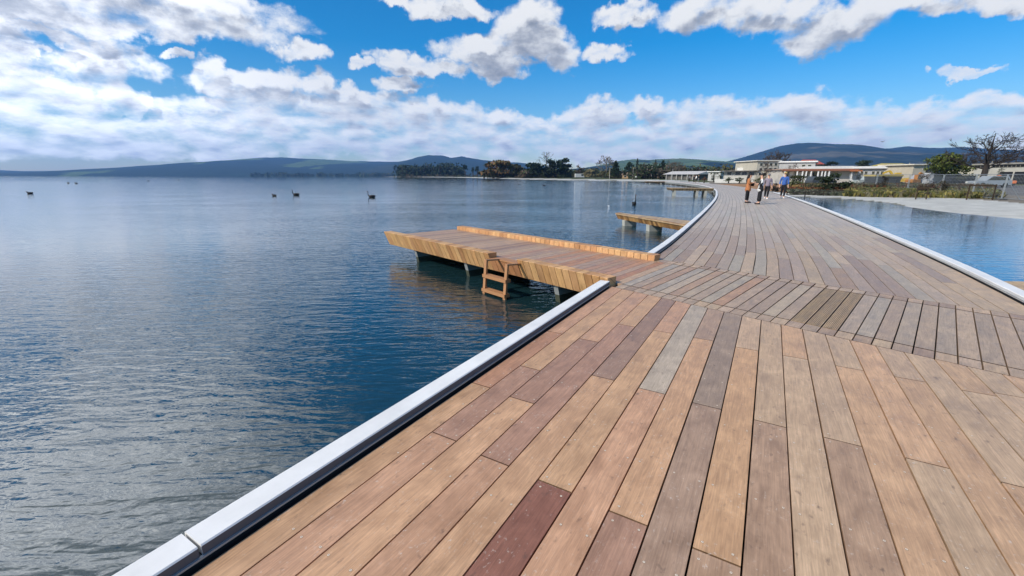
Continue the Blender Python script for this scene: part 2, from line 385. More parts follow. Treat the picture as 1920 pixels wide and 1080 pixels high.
# ------------------------------------------------------------------ boardwalk course
HD = radians(30.6); B0 = Vector((-1.25, 1.315))
dN = Vector((sin(HD), cos(HD))); nN = Vector((cos(HD), -sin(HD)))
_p = [B0 - dN * 7, B0 - dN * 3, B0, Vector((1.396, 5.79)), Vector((2.58, 7.76)), Vector((3.54, 9.42)), Vector((5.52, 13.1)), Vector((9.04, 19.83)), Vector((13.1, 27.85)), Vector((17.0, 36.0)),
      Vector((21.6, 46.2)), Vector((25.7, 56.6)), Vector((28.9, 66.0)), Vector((32.1, 77.4)), Vector((34.6, 88.5)), Vector((37.4, 103)), Vector((39.2, 118)), Vector((40.0, 132)), Vector((40.2, 146))]
def catmull(P, step=.25):
    out = []
    for i in range(len(P) - 1):
        a, b, c, d = P[max(i - 1, 0)], P[i], P[i + 1], P[min(i + 2, len(P) - 1)]
        n = max(2, int((c - b).length / step))
        tb = (c - a) / max((b - a).length + (c - b).length, 1e-6) * (c - b).length; tc_ = (d - b) / max((c - b).length + (d - c).length, 1e-6) * (c - b).length
        for k in range(n):
            u = k / n; h = (2 * u**3 - 3 * u * u + 1, u**3 - 2 * u * u + u, -2 * u**3 + 3 * u * u, u**3 - u * u)
            out.append(b * h[0] + tb * h[1] + c * h[2] + tc_ * h[3])
    out.append(P[-1]); return out
_c = catmull(_p)
_s = [0]
for i in range(1, len(_c)): _s.append(_s[-1] + (_c[i] - _c[i - 1]).length)
S0 = 7.0                                          # s = 0 at B0
_s = [v - S0 for v in _s]; SMAX = _s[-1]
# smoothed headings
_h = []
for i in range(len(_c)):
    a, b = _c[max(0, i - 6)], _c[min(len(_c) - 1, i + 6)]; _h.append(atan2(b.x - a.x, b.y - a.y))
import bisect
def C(s, t, z=0.0):
    if s <= 3.5: q = B0 + dN * s + nN * t; return Vector((q.x, q.y, z))
    i = min(max(bisect.bisect_right(_s, s) - 1, 0), len(_s) - 2); k = (s - _s[i]) / (_s[i + 1] - _s[i])
    p = _c[i].lerp(_c[i + 1], k); h = _h[i] * (1 - k) + _h[i + 1] * k
    return Vector((p.x + cos(h) * t, p.y - sin(h) * t, z))
WID = 4.52
# crossing / jetty frame
O = Vector((1.506, 6.019)); E1 = Vector((-.667, .745)); E2 = Vector((.745, .667))
def J(a, b, z=0.0): q = O + E1 * a + E2 * b; return Vector((q.x, q.y, z))
def bof(p): return (Vector((p[0], p[1])) - O).dot(E2)
def s_at_b(t, b):
    lo, hi = -6.0, 14.0
    for _ in range(40):
        m = (lo + hi) / 2
        if bof(C(m, t)) < b: lo = m
        else: hi = m
    return lo
BL, BH = -.24, 2.085
def ds(c, k=.34):
    g_ = .35 * c[0] + .45 * c[1] + .2 * c[2]; return tuple(v * (1 - k) + g_ * k for v in c)

TAN, PINK, ORNG, MAUV, MGRY = (190, 154, 122), (186, 147, 121), (193, 157, 121), (158, 124, 108), (160, 136, 120)
PURP, DRED, LGRY, GTAN, RBRN, BRWN, DGRY = (146, 120, 108), (130, 86, 74), (170, 162, 150), (184, 160, 135), (174, 130, 106), (166, 139, 118), (146, 131, 119)
NEAR = {0: [(TAN, 722), (RBRN, 623), (PINK, 0)], 1: [(PINK, 818), (MAUV, 690), (TAN, 0)], 2: [(TAN, 750), (MAUV, 638), (PINK, 0)], 3: [(PINK, 863), (MAUV, 610), (TAN, 0)],
        4: [(TAN, 708), (PURP, 0)], 5: [(DRED, 911), (TAN, 622), (PINK, 0)], 6: [(PINK, 733), (LGRY, 0)], 7: [(MAUV, 971), (TAN, 636), (MGRY, 0)], 8: [(MGRY, 761), (DGRY, 0)],
        9: [(BRWN, 1044), (ORNG, 654), (GTAN, 0)], 10: [(BRWN, 794), (GTAN, 0)], 11: [(GTAN, 670), (TAN, 0)], 12: [(BRWN, 828), (GTAN, 0)], 13: [(TAN, 690), (GTAN, 0)],
        14: [(GTAN, 868), (TAN, 0)], 15: [(TAN, 711), (GTAN, 0)], 16: [(TAN, 915), (GTAN, 0)], 17: [(GTAN, 737), (TAN, 0)]}
SEAM = [0, .169, .354, .55, .732, .913, 1.10, 1.29, 1.47, 1.654, 1.84, 2.02] + [2.02 + .1838 * k for k in range(1, 14)]
SEAM[-1] = WID
NB = len(SEAM) - 1
def s_of_y(t, y):
    lo, hi = -.3, 9.0
    for _ in range(40):
        m = (lo + hi) / 2; p = C(m, t)
        if pr(p.x, p.y, 0)[1] > y: lo = m
        else: hi = m
    return lo
def plank(mb, s0, s1, t0, t1, col, gap=.0082, e0=None, e1=None, th=.035, fine=True, zj=0.0):
    """one board along the course; e0/e1 give separate end stations for its two edges"""
    a0, a1 = e0 or (s0, s0); b0, b1 = e1 or (s1, s1)
    g = gap / 2; ta, tb = t0 + g, t1 - g
    n = max(1, int((s1 - s0) / (1.2 if s0 > 3 else 3)))
    rnd = R.uniform(0, 200); off = R.uniform(0, 30)
    top = []; bot = []; gr = []
    ch = .002
    for i in range(n + 1):
        k = i / n; sa = a0 + (b0 - a0) * k; sb = a1 + (b1 - a1) * k
        top.append((C(sa, ta, zj), C(sb, tb, zj))); bot.append((C(sa, ta, zj - th), C(sb, tb, zj - th))); gr.append((sa, sb))
    vs = []; gv = []; fs = []
    for i in range(n + 1):
        vs += [top[i][0], top[i][1], bot[i][0], bot[i][1]]
        gv += [(0 + off, gr[i][0], rnd), (t1 - t0 + off, gr[i][1], rnd), (off - .03, gr[i][0], rnd), (t1 - t0 + off + .03, gr[i][1], rnd)]
    for i in range(n):
        o = 4 * i
        fs.append((o, o + 1, o + 5, o + 4))
        if fine: fs += [(o + 2, o, o + 4, o + 6), (o + 1, o + 3, o + 7, o + 5)]
    cl = [col] * len(fs)
    if fine: fs += [(0, 2, 3, 1), (4 * n + 1, 4 * n + 3, 4 * n + 2, 4 * n)]; cl += [tuple(v * .3 for v in col)] * 2    # end grain, darkened further to paint shade into the joints
    mb.add(vs, fs, cl, 0, gv)
def screw(mb, p):
    r = .0056; n = 8
    vs = [(p.x + r * cos(2 * pi * k / n), p.y + r * sin(2 * pi * k / n), .0012) for k in range(n)]
    mb.add(vs, [tuple(range(n))], lin((222, 206, 184)), 1)
    vs = [(p.x + r * .3 * cos(2 * pi * k / n), p.y + r * .3 * sin(2 * pi * k / n), .0019) for k in range(n)]
    mb.add(vs, [tuple(range(n))], lin((40, 34, 30)), 1)
    vs = [(p.x + r * 1.2 * cos(2 * pi * k / n), p.y + r * 1.2 * sin(2 * pi * k / n), .0007) for k in range(n)]
    mb.add(vs, [tuple(range(n))], lin((120, 92, 72)), 1)

bw = thing('boardwalk', 'wide curving timber boardwalk with low white edge rims running along the lake', 'boardwalk')
def build_deck():
    mb = MB(); Rn = random.Random(21)
    # foreground section, up to the crossing strip
    for k in range(NB):
        t0, t1 = SEAM[k], SEAM[k + 1]; tm = (t0 + t1) / 2
        segs = NEAR.get(k)
        e_end = (s_at_b(t0 + .003, BL - .006), s_at_b(t1 - .003, BL - .006))
        if not segs:
            segs = []; y = Rn.uniform(640, 900); segs = [(Rn.choice([GTAN, TAN, BRWN]), y), (Rn.choice([GTAN, TAN]), 0)]
        s = -5.0
        for j, (c, y) in enumerate(segs):
            last = j == len(segs) - 1
            s1 = max(e_end) if last else min(s_of_y(tm, y), min(e_end) - .45)
            col = lin(tuple((v * .8 + w * .2) * 1.035 for v, w in zip(c, (180, 145, 117)))); gk = min(1, max(0, (tm - 1.6) / 2)) * .45
            gcol = lin(GTAN); col = tuple(v * (1 - gk) + w * gk for v, w in zip(col, gcol)); col = jit(col, .05, Rn)
            e1 = (e_end[0], e_end[1]) if last else (s1 - .006, s1 - .006)
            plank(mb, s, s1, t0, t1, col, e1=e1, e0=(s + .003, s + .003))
            # screws: near both ends and over the joists
            st = [s + .045, (min(e_end) if last else s1) - .045]
            jx = -.9 + .62 * math.ceil((s + .25 + .9) / .62)
            while jx < st[1] - .2: st.append(jx); jx += .62
            for q in st:
                if -.6 < q < 7:
                    for tt in (t0 + .032, t1 - .032): screw(mb, C(q + Rn.uniform(-.006, .006), tt + Rn.uniform(-.005, .005)))
            s = s1
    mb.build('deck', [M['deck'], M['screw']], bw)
    # far section beyond the crossing strip
    mb = MB()
    for k in range(NB):
        t0, t1 = SEAM[k], SEAM[k + 1]; tm = (t0 + t1) / 2
        e = (s_at_b(t0 + .003, BH + .006), s_at_b(t1 - .003, BH + .006)); s = min(e); first = True
        while s < SMAX - .5:
            ln = Rn.uniform(1.1, 3.4) if s < 45 else Rn.uniform(3, 6)
            s1 = min(s + ln, SMAX)
            c = lin(Rn.choice([GTAN, GTAN, (170, 158, 142), (176, 156, 136), (168, 148, 132), (156, 134, 120), (182, 158, 132), (160, 134, 114)]))
            far = min(1, max(0, (s - 5.5) / 12)); fc = lin((186, 179, 171)); c = tuple(v * (1 - .78 * far) + w * .78 * far for v, w in zip(c, fc)); c = jit(c, .07, Rn)  # far boards paler and greyer: weathering plus grazing sheen put into the colour
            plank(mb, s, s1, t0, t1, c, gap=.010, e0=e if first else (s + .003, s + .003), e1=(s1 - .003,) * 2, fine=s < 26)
            if s < 12:
                for q in (s + .05, s1 - .05):
                    if not first or q > max(e) + .05:
                        for tt in (t0 + .035, t1 - .035): screw(mb, C(q, tt))
            s = s1; first = False
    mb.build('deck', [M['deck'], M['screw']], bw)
    # near-black slab below the boards, painting the shade in their gaps
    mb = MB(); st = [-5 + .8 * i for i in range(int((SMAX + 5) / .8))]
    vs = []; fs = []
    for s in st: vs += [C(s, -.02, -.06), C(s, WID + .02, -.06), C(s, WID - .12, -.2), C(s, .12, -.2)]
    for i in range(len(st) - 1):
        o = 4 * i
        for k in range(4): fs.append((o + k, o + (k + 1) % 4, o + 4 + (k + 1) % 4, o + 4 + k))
    mb.add(vs, fs, (.012, .011, .010)); mb.build('gap_shade_slab', M['dark'], bw)
build_deck()

def skew(a):
    h = 41 + 9 * min(1, max(0, a / 5)) if a >= 0 else 41 + 3.8 * min(1, -a / 2.2)
    return tan(radians(48.2 - h))
def build_crossing():
    mb = MB(); tb = MB(); fr = MB(); Rn = random.Random(5)
    # a values: from the left rim to the right rim
    a = -.12 + .141 * 4
    fcol = (.018, .016, .014)
    def inside(aa, bb):
        p = J(aa, bb); q = (Vector((p.x, p.y)) - C(s_mid, 0).xy).dot(nN); return q
    s_mid = 5.5
    amin = -5.3
    while a > amin - .4:
        w = .141; g = .011; sk = skew(a)
        def SX(b): return sk * b
        lo = a - w + g / 2; hi = a - g / 2
        rnd = Rn.uniform(0, 100)
        def put(m_, b0, b1, col, z=0.0):
            # clip by the two rims
            pts = []
            for aa, bb in ((hi, b0), (lo, b0), (lo, b1), (hi, b1)):
                pts.append((aa + SX(bb), bb))
            P3 = [J(x, y, z) for x, y in pts]
            def tt(p): return (Vector((p.x, p.y)) - B0).dot(nN)
            if min(tt(p) for p in P3) < .0 and b0 > 1.8: P3 = [p if tt(p) >= 0 else p - Vector((nN.x, nN.y, 0)) * tt(p) for p in P3]
            if max(tt(p) for p in P3) > WID + .02:
                P3 = [p if tt(p) <= WID else p - Vector((nN.x, nN.y, 0)) * (tt(p) - WID) for p in P3]
                if min(tt(p) for p in P3) > WID - .02: return
            lo3 = [p - Vector((0, 0, .035)) for p in P3]
            gr = [(0, 0, rnd), (w, 0, rnd), (w, b1 - b0, rnd), (0, b1 - b0, rnd)]
            en = tuple(v * .2 for v in col); m_.hexa(lo3, P3, [col, col, en, col, en, col], 0, gr + gr)  # board ends darkened: seam shade put into the colour
        fresh = max(0, 1 + a / 1.6) if a < 0 else 1
        base = Rn.choice([(176, 154, 134), (168, 148, 130), (172, 154, 136), (180, 162, 142), (166, 146, 126), (172, 158, 142)])
        if Rn.random() < fresh: base = Rn.choice([(182, 146, 118), (178, 144, 118), (172, 144, 122), (172, 160, 146), (176, 146, 122)])
        col = jit(lin(base), .07, Rn)
        grooved = -2.66 < a - w / 2 < -2.25
        if grooved:
            for q in range(9):                     # grooved anti-slip boards: narrow ridges
                h2, l2 = hi - (w - g) * (q + .12) / 9, hi - (w - g) * (q + .80) / 9
                P3 = [J(h2 + SX(-.004), -.004), J(l2 + SX(-.004), -.004), J(l2 + SX(1.855), 1.855), J(h2 + SX(1.855), 1.855)]
                gr = [(q * .02, 0, rnd), (q * .02 + .01, 0, rnd), (q * .02 + .01, 1.85, rnd), (q * .02, 1.85, rnd)]
                tb.hexa([p - Vector((0, 0, .012)) for p in P3], P3, jit(lin((176, 152, 122)), .1, Rn), 0, gr + gr)
            P3 = [J(hi + SX(-.004), -.004, -.011), J(lo + SX(-.004), -.004, -.011), J(lo + SX(1.855), 1.855, -.011), J(hi + SX(1.855), 1.855, -.011)]
            tb.hexa([p - Vector((0, 0, .02)) for p in P3], P3, lin((84, 66, 52)), 0, [(0, 0, 0)] * 8)
        elif a < -.1:
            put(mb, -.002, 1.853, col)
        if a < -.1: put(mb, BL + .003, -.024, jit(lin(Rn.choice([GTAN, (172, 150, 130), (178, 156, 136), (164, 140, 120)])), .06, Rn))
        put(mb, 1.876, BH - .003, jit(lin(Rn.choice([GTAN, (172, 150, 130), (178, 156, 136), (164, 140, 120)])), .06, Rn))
        a -= w
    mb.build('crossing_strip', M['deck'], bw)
    tb.build('tread_boards'.rstrip('s'), M['deck'], bw)
build_crossing()

WHITE = (.76, .745, .715)
def strip(mb, s0, s1, prof, col, step=.5):
    n = max(1, int((s1 - s0) / step)); m = len(prof); vs = []; fs = []
    for i in range(n + 1):
        s = s0 + (s1 - s0) * i / n
        vs += [C(s, t, z) for t, z in prof]
    for i in range(n):
        for k in range(m): fs.append((i * m + k, i * m + (k + 1) % m, (i + 1) * m + (k + 1) % m, (i + 1) * m + k))
    fs += [tuple(range(m)), tuple(n * m + k for k in range(m - 1, -1, -1))]
    cl = [col[k % m] for k in range(n * m)] + [col[0], col[0]] if isinstance(col, list) else col
    mb.add(vs, fs, cl)
def rims():
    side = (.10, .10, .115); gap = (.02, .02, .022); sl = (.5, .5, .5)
    def left(s0, s1):
        step = .5 if s0 < 40 else 1.0
        m = MB(); c = .006
        prof = [(-.170, .022), (-.170, .072 - c), (-.170 + c, .072), (-.03 - c, .072), (-.03, .072 - c), (-.03, .022)]
        strip(m, s0 + .006, s1 - .006, prof, [WHITE, WHITE, WHITE, WHITE, side, side], step); m.build('coping', M['rim'], bw)  # inner face painted dark: shade on the white rim put into its colour
    def right(s0, s1):
        step = .5 if s0 < 40 else 1.0; W = WID
        m = MB(); c = .006
        prof = [(W + .03, .03), (W + .03, .072 - c), (W + .03 + c, .072), (W + .185 - c, .072), (W + .185, .072 - c), (W + .185, .03)]
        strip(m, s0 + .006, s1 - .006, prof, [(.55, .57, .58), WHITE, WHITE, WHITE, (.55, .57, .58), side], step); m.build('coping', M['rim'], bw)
    aL = s_at_b(-.1, -.26); bL = s_at_b(-.1, 2.10)
    stations = [-5.0, .06, aL]
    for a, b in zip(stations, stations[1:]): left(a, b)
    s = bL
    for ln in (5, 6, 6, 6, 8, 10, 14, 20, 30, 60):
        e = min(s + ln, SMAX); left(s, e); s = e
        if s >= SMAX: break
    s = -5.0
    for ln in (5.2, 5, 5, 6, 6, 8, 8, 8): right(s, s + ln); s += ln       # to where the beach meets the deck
    # recessed base with a slim light channel
    for s0, s1, sd in ((-5, aL, 0), (bL, SMAX, 0), (-5, s, 1)):
        m = MB(); f = (lambda t: t) if sd == 0 else (lambda t: WID - t)
        prof = [(f(-.19), -.32), (f(-.19), .020), (f(-.036), .020), (f(-.036), -.05), (f(-.06), -.32)]
        strip(m, s0, s1, prof, [(.22, .23, .22), gap, (.03, .03, .033), gap, gap], .6); m.build('edge_beam', M['rim'], bw)
        m = MB(); strip(m, s0, s1, [(f(-.034), .016), (f(-.034), .025), (f(-.019), .025), (f(-.019), .016)], sl, .6); m.build('edge_channel', M['metal'], bw)
    # piles below
    for s in [1 + 4.2 * i for i in range(14)]:
        for t in (.6, WID - .6):
            m = MB(); p = C(s, t); m.tube([(p.x, p.y, -2.2), (p.x, p.y, -.2)], .14, (.08, .07, .06), 10); m.build('pile', M['conc'], bw)
rims()

# ------------------------------------------------------------------ the near jetty
KT = [(202, 158, 110), (194, 150, 104), (208, 168, 120), (184, 140, 98), (198, 158, 114), (190, 148, 108)]
def kerb_boards(mb, a0, a1, prof, w=.1455, gap=.010, cols=KT, Jf=J):
    """row of upright boards shaped by a (b, z) profile"""
    n = max(1, round((a1 - a0) / w)); w = (a1 - a0) / n
    for i in range(n):
        x0, x1 = a0 + i * w + gap / 2, a0 + (i + 1) * w - gap / 2
        dz = R.uniform(-.002, .002); rnd = R.uniform(0, 90)
        poly = [Jf(x0, b, z + (dz if z > 0 else 0)) for b, z in prof]; n_ = len(poly)
        gr = [(0, b * .7 + z, rnd) for b, z in prof] + [(w, b * .7 + z, rnd) for b, z in prof]
        v = Jf(x1, 0) - Jf(x0, 0)
        mb.prism(poly, v, jit(lin(R.choice(cols)), .1), 0, gr)
jt = thing('jetty', 'nearest timber jetty with slatted kerbs and a swim ladder, reaching into the lake', 'jetty', group='timber jetties beside the boardwalk')
def near_jetty():
    Rn = random.Random(11)
    mb = MB(); a = -.12; LEN = 6.95
    # deck boards, from the boardwalk outwards
    while a < LEN + .1:
        w = .1412; lo, hi = a + .003, a + w - .003; rnd = Rn.uniform(0, 99)
        k0, k1 = skew(lo), skew(hi)
        def clampa(v): return min(v, LEN - .02)
        P = [J(clampa(lo + k0 * -.03), -.025), J(clampa(hi + k1 * -.03), -.025), J(clampa(hi + k1 * 1.87), 1.865), J(clampa(lo + k0 * 1.87), 1.865)]
        fresh = 1 - min(1, max(0, a / 3))
        c = Rn.choice([(168, 138, 116), (158, 132, 116), (172, 146, 124), (150, 124, 108), (178, 150, 126)])
        if Rn.random() < fresh * .8: c = Rn.choice([(186, 142, 112), (180, 134, 104), (172, 134, 112), (166, 140, 122)])
        if lo + k0 * -.03 < LEN - .03:
            mb.hexa([p - Vector((0, 0, .035)) for p in P], P, jit(lin(c), .08, Rn), 0, [(0, 0, rnd), (w, 0, rnd), (w, 1.9, rnd), (0, 1.9, rnd)] * 2)
        a += w
    mb.build('deck', M['deck'], jt)
    near = [(-.24, .098), (-.235, .102), (-.032, .102), (-.028, .098), (-.028, -.05), (-.05, -.24), (-.10, -.24)]
    m = MB(); kerb_boards(m, -.03, 1.87, near); m.build('kerb', M['jetty'], jt)
    m = MB(); kerb_boards(m, 2.66, 6.97, near); m.build('kerb', M['jetty'], jt)
    low = [(-.215, .006), (-.03, .006), (-.03, -.05), (-.05, -.24), (-.10, -.24)]
    m = MB(); kerb_boards(m, 1.873, 2.657, low, cols=[(186, 136, 96), (180, 130, 92), (176, 128, 94)]); m.build('fascia', M['jetty'], jt)
    far = [(2.085, .098), (2.08, .102), (1.877, .102), (1.873, .098), (1.873, -.05), (1.89, -.24), (1.95, -.24)]
    m = MB(); kerb_boards(m, .47, 6.72, far, cols=[(198, 154, 112), (190, 146, 104), (202, 162, 118), (182, 138, 98)]); m.build('kerb', M['jetty'], jt)
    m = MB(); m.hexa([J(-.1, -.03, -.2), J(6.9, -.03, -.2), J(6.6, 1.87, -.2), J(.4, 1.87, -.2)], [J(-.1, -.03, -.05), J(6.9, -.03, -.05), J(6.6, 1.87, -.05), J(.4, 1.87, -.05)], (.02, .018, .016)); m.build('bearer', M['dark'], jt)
    m = MB(); m.hexa([J(6.955, -.02, -.22), J(6.99, -.02, -.22), J(6.76, 1.86, -.22), J(6.725, 1.86, -.22)], [J(6.955, -.02, -.004), J(6.99, -.02, -.004), J(6.76, 1.86, -.004), J(6.725, 1.86, -.004)], lin((176, 134, 92)), 0, [(0, 0, 1), (.03, 0, 1), (.03, 1.9, 1), (0, 1.9, 1)] * 2); m.build('end_board', M['jetty'], jt)
    for pa in (5.70, 3.62, 1.08):
        m = MB(); poly = [J(pa, -.05, -.235), J(pa, .10, -.75), J(pa, .2, -1.4), J(pa, 1.6, -1.4), J(pa, 1.74, -.75), J(pa, 1.86, -.235)]
        k_ = .37; up4 = [J(pa, -.05, -.235), J(pa, .0, -.42), J(pa, 1.79, -.42), J(pa, 1.86, -.235)]; dn4 = [J(pa, .0, -.42), J(pa, .2, -1.4), J(pa, 1.6, -1.4), J(pa, 1.79, -.42)]
        m.prism(up4, (J(.10, 0) - J(0, 0)), (.26, .27, .265)); pr_ = m.build('pier', M['conc'], jt)
        m = MB(); m.prism(dn4, (J(.10, 0) - J(0, 0)), (.055, .06, .04)); m.build('weed_band', M['conc'], pr_)
    # ladder
    LC = lin((182, 136, 98))
    m = MB(); ab = (2.385, 1.825)
    for a in ab:
        m.bar(J(a, -.60, -1.0), J(a, -.50, .045), .062, .036, LC)
        m.bar(J(a, -.52, .05), J(a, -.20, .055 - .03), .062, .026, jit(LC, .05))
    lad = m.build('ladder', M['jetty'], jt)
    for z in (-.20, -.455, -.71):
        b = -.50 - (.045 - z) * .096
        m = MB(); x0, x1 = 1.79, 2.42
        m.hexa([J(x0, b - .045, z - .055), J(x1, b - .045, z - .055), J(x1, b + .075, z - .055), J(x0, b + .075, z - .055)],
               [J(x0, b - .045, z), J(x1, b - .045, z), J(x1, b + .075, z), J(x0, b + .075, z)], jit(LC, .06)); m.build('step', M['jetty'], lad)
    m = MB(); m.hexa([J(1.80, -.225, .009), J(2.42, -.225, .009), J(2.42, -.05, .009), J(1.80, -.05, .009)], [J(1.80, -.225, .031), J(2.42, -.225, .031), J(2.42, -.05, .031), J(1.80, -.05, .031)], LC); m.build('mounting_board', M['jetty'], lad)
near_jetty()

def wedge_jetty(label, poly, ztop, zbot, piers, boards=.14, cols=KT, dark=False, pcol=(.40, .40, .36), pd=.9):
    """poly: near-left, near-right, far-right, far-left corners in plan"""
    o = thing('jetty', label, 'jetty', group='timber jetties beside the boardwalk')
    A, B_, Cc, D = [Vector((*p, 0)) for p in poly]
    m = MB(); L_ = (B_ - A).length; n = max(2, int(L_ / boards))
    for i in range(n):                                       # deck boards run from the front to the back edge
        k0, k1 = (i + .02) / n, (i + .98) / n
        P = [A.lerp(B_, k0), A.lerp(B_, k1), D.lerp(Cc, k1), D.lerp(Cc, k0)]; P = [p + Vector((0, 0, ztop - .004)) for p in P]
        q = R.uniform(0, 99)
        m.hexa([p - Vector((0, 0, .04)) for p in P], P, jit(lin(R.choice([(178, 156, 126), (170, 150, 128), (186, 164, 132)])), .08), 0, [(0, 0, q), (.14, 0, q), (.14, 1, q), (0, 1, q)] * 2)
    m.build('deck', M['jetty'], o)
    def face(P0, P1, inn, nm):
        m = MB(); L2 = (P1 - P0).length; n = max(1, int(L2 / .145))
        d = (P1 - P0).normalized()
        for i in range(n):
            x0, x1 = P0 + d * (L2 * (i + .03) / n), P0 + d * (L2 * (i + .97) / n); t_ = inn * .14; h_ = inn * .06; q = R.uniform(0, 99)
            z1 = ztop + R.uniform(-.002, .006); up_ = Vector((0, 0, z1)); dn = Vector((0, 0, zbot))
            m.hexa([x0 + t_ + dn, x1 + t_ + dn, x1 + t_ + h_ + dn, x0 + t_ + h_ + dn], [x0 + up_, x1 + up_, x1 + h_ * 2.2 + up_, x0 + h_ * 2.2 + up_], jit(lin(R.choice(cols)), .14), 0, [(0, 0, q), (.14, 0, q), (.14, .06, q), (0, .06, q), (0, .3, q), (.14, .3, q), (.14, .36, q), (0, .36, q)])
        m.build(nm, M['jetty'], o)
    c0 = (A + B_ + Cc + D) / 4
    for P0, P1 in ((A, B_), (D, A)):
        nn = Vector((-(P1 - P0).y, (P1 - P0).x, 0)).normalized()
        if nn.dot(c0 - P0) < 0: nn = -nn
        face(P0, P1, nn, 'fascia')
    m = MB(); q = [c0 + (p - c0) * .66 for p in (A, B_, Cc, D)]
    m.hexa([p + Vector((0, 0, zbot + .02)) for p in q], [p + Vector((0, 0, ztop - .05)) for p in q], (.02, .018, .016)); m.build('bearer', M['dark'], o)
    nn = Vector((-(B_ - A).y, (B_ - A).x, 0)).normalized(); nn = nn if nn.dot(c0 - A) > 0 else -nn
    d = (B_ - A).normalized()
    for k in piers:
        p = A.lerp(B_, k) + nn * .18; m = MB(); e = nn * pd; w = d * .22
        m.hexa([p + Vector((0, 0, -1.4)), p + w + Vector((0, 0, -1.4)), p + w + e + Vector((0, 0, -1.4)), p + e + Vector((0, 0, -1.4))],
               [p - nn * .12 + Vector((0, 0, zbot)), p - nn * .12 + w + Vector((0, 0, zbot)), p + w + e + Vector((0, 0, zbot)), p + e + Vector((0, 0, zbot))], pcol); m.build('pier', M['conc'], o)
    return o
wedge_jetty('low wedge shaped timber jetty on stub piers, second along the left edge', [(4.47, 18.7), (5.80, 13.75), (6.55, 15.3), (4.75, 19.1)], -.07, -.31, (.10, .46), cols=[(176, 136, 88), (150, 112, 72), (190, 150, 100), (134, 100, 66), (196, 158, 106)], pd=.45)
wedge_jetty('weathered bench like jetty where the deck bends left, behind the swan', [(16.75, 46.0), (20.75, 45.0), (21.2, 46.4), (17.0, 48.3)], .25, -.02, (.07, .60, .80), cols=[(128, 110, 84), (112, 96, 74), (140, 122, 94)], pd=1.6)
wedge_jetty('small dark jetty far along the boardwalk, close to the white beach', [(33.8, 110.5), (38.6, 109.5), (38.9, 112), (34, 113)], .12, -.22, (.15, .7), cols=[(92, 80, 64), (78, 68, 56)], pd=1.5)
wedge_jetty('pale timber jetty on the lagoon side, cut off by the right edge', [(9.6, 5.2), (6.62, 5.46), (7.05, 6.22), (9.9, 6.0)], -.02, -.3, (.3, .6), cols=[(150, 120, 84), (138, 108, 76)], pd=.5)

# ------------------------------------------------------------------ water
def flat(name, pts, z, m, kind='structure'):
    me = bpy.data.meshes.new(name); me.from_pydata([(p[0], p[1], z) for p in pts], [], [tuple(range(len(pts)))]); me.materials.append(m)
    o = bpy.data.objects.new(name, me); COL.objects.link(o); o['kind'] = kind; return o
flat('lake_water', [(-9000, -400), (6000, -400), (6000, 9000), (-9000, 9000)], WZ, mat_water('lake_water', 1.0))
lag = [C(s, WID * .5) for s in [-5 + 2.5 * i for i in range(22)]]
flat('lagoon_water', [(p.x, p.y) for p in lag] + [(40, 50), (45, -12), (-2, -12)], WZ + .004, mat_water('lagoon_water', .34, (.045, .115, .21), 2.5))

# ------------------------------------------------------------------ land: height from the distance to the shoreline
SHORE = [(60, -40), (34, -12), (29.5, 4), (26.5, 14), (24.8, 21.5), (25.0, 24.7), (26.7, 29.4), (29.3, 34.2), (30.6, 39.8), (28.9, 43.8), (27.2, 45.6), (26.2, 48), (29, 58), (33.5, 72), (37.5, 88), (41, 106), (43.5, 122), (46, 138), (49, 160), (47.5, 180), (38.5, 198.7), (25.5, 212), (11.9, 246), (-7.3, 302), (-28, 389), (-46, 473), (-85, 584), (-140, 690), (-200, 762), (-240, 800), (-220, 900), (-60, 1200), (200, 1900)]
LAND = SHORE + [(2500, 3000), (2500, -400), (200, -400)]
def inside(x, y):
    c = False; n = len(LAND); j = n - 1
    for i in range(n):
        xi, yi = LAND[i]; xj, yj = LAND[j]
        if (yi > y) != (yj > y) and x < (xj - xi) * (y - yi) / (yj - yi) + xi: c = not c
        j = i
    return c
def sdist(x, y):
    b = 1e18
    for (x0, y0), (x1, y1) in zip(SHORE, SHORE[1:]):
        dx, dy = x1 - x0, y1 - y0; k = max(0, min(1, ((x - x0) * dx + (y - y0) * dy) / (dx * dx + dy * dy)))
        d = (x - x0 - k * dx) ** 2 + (y - y0 - k * dy) ** 2
        if d < b: b = d
    b = sqrt(b); return b if inside(x, y) else -b
def gh(sd):
    for (a, za), (b, zb) in zip(HT, HT[1:]):
        if sd <= b: return za + (zb - za) * max(0, (sd - a)) / (b - a)
    return HT[-1][1]
HT = [(-12, -1.2), (0, -.56), (1.2, -.46), (6, -.28), (14, -.12), (40, -.06), (90, 0.0), (300, .6), (1500, 6)]
def gz(x, y): return gh(sdist(x, y))
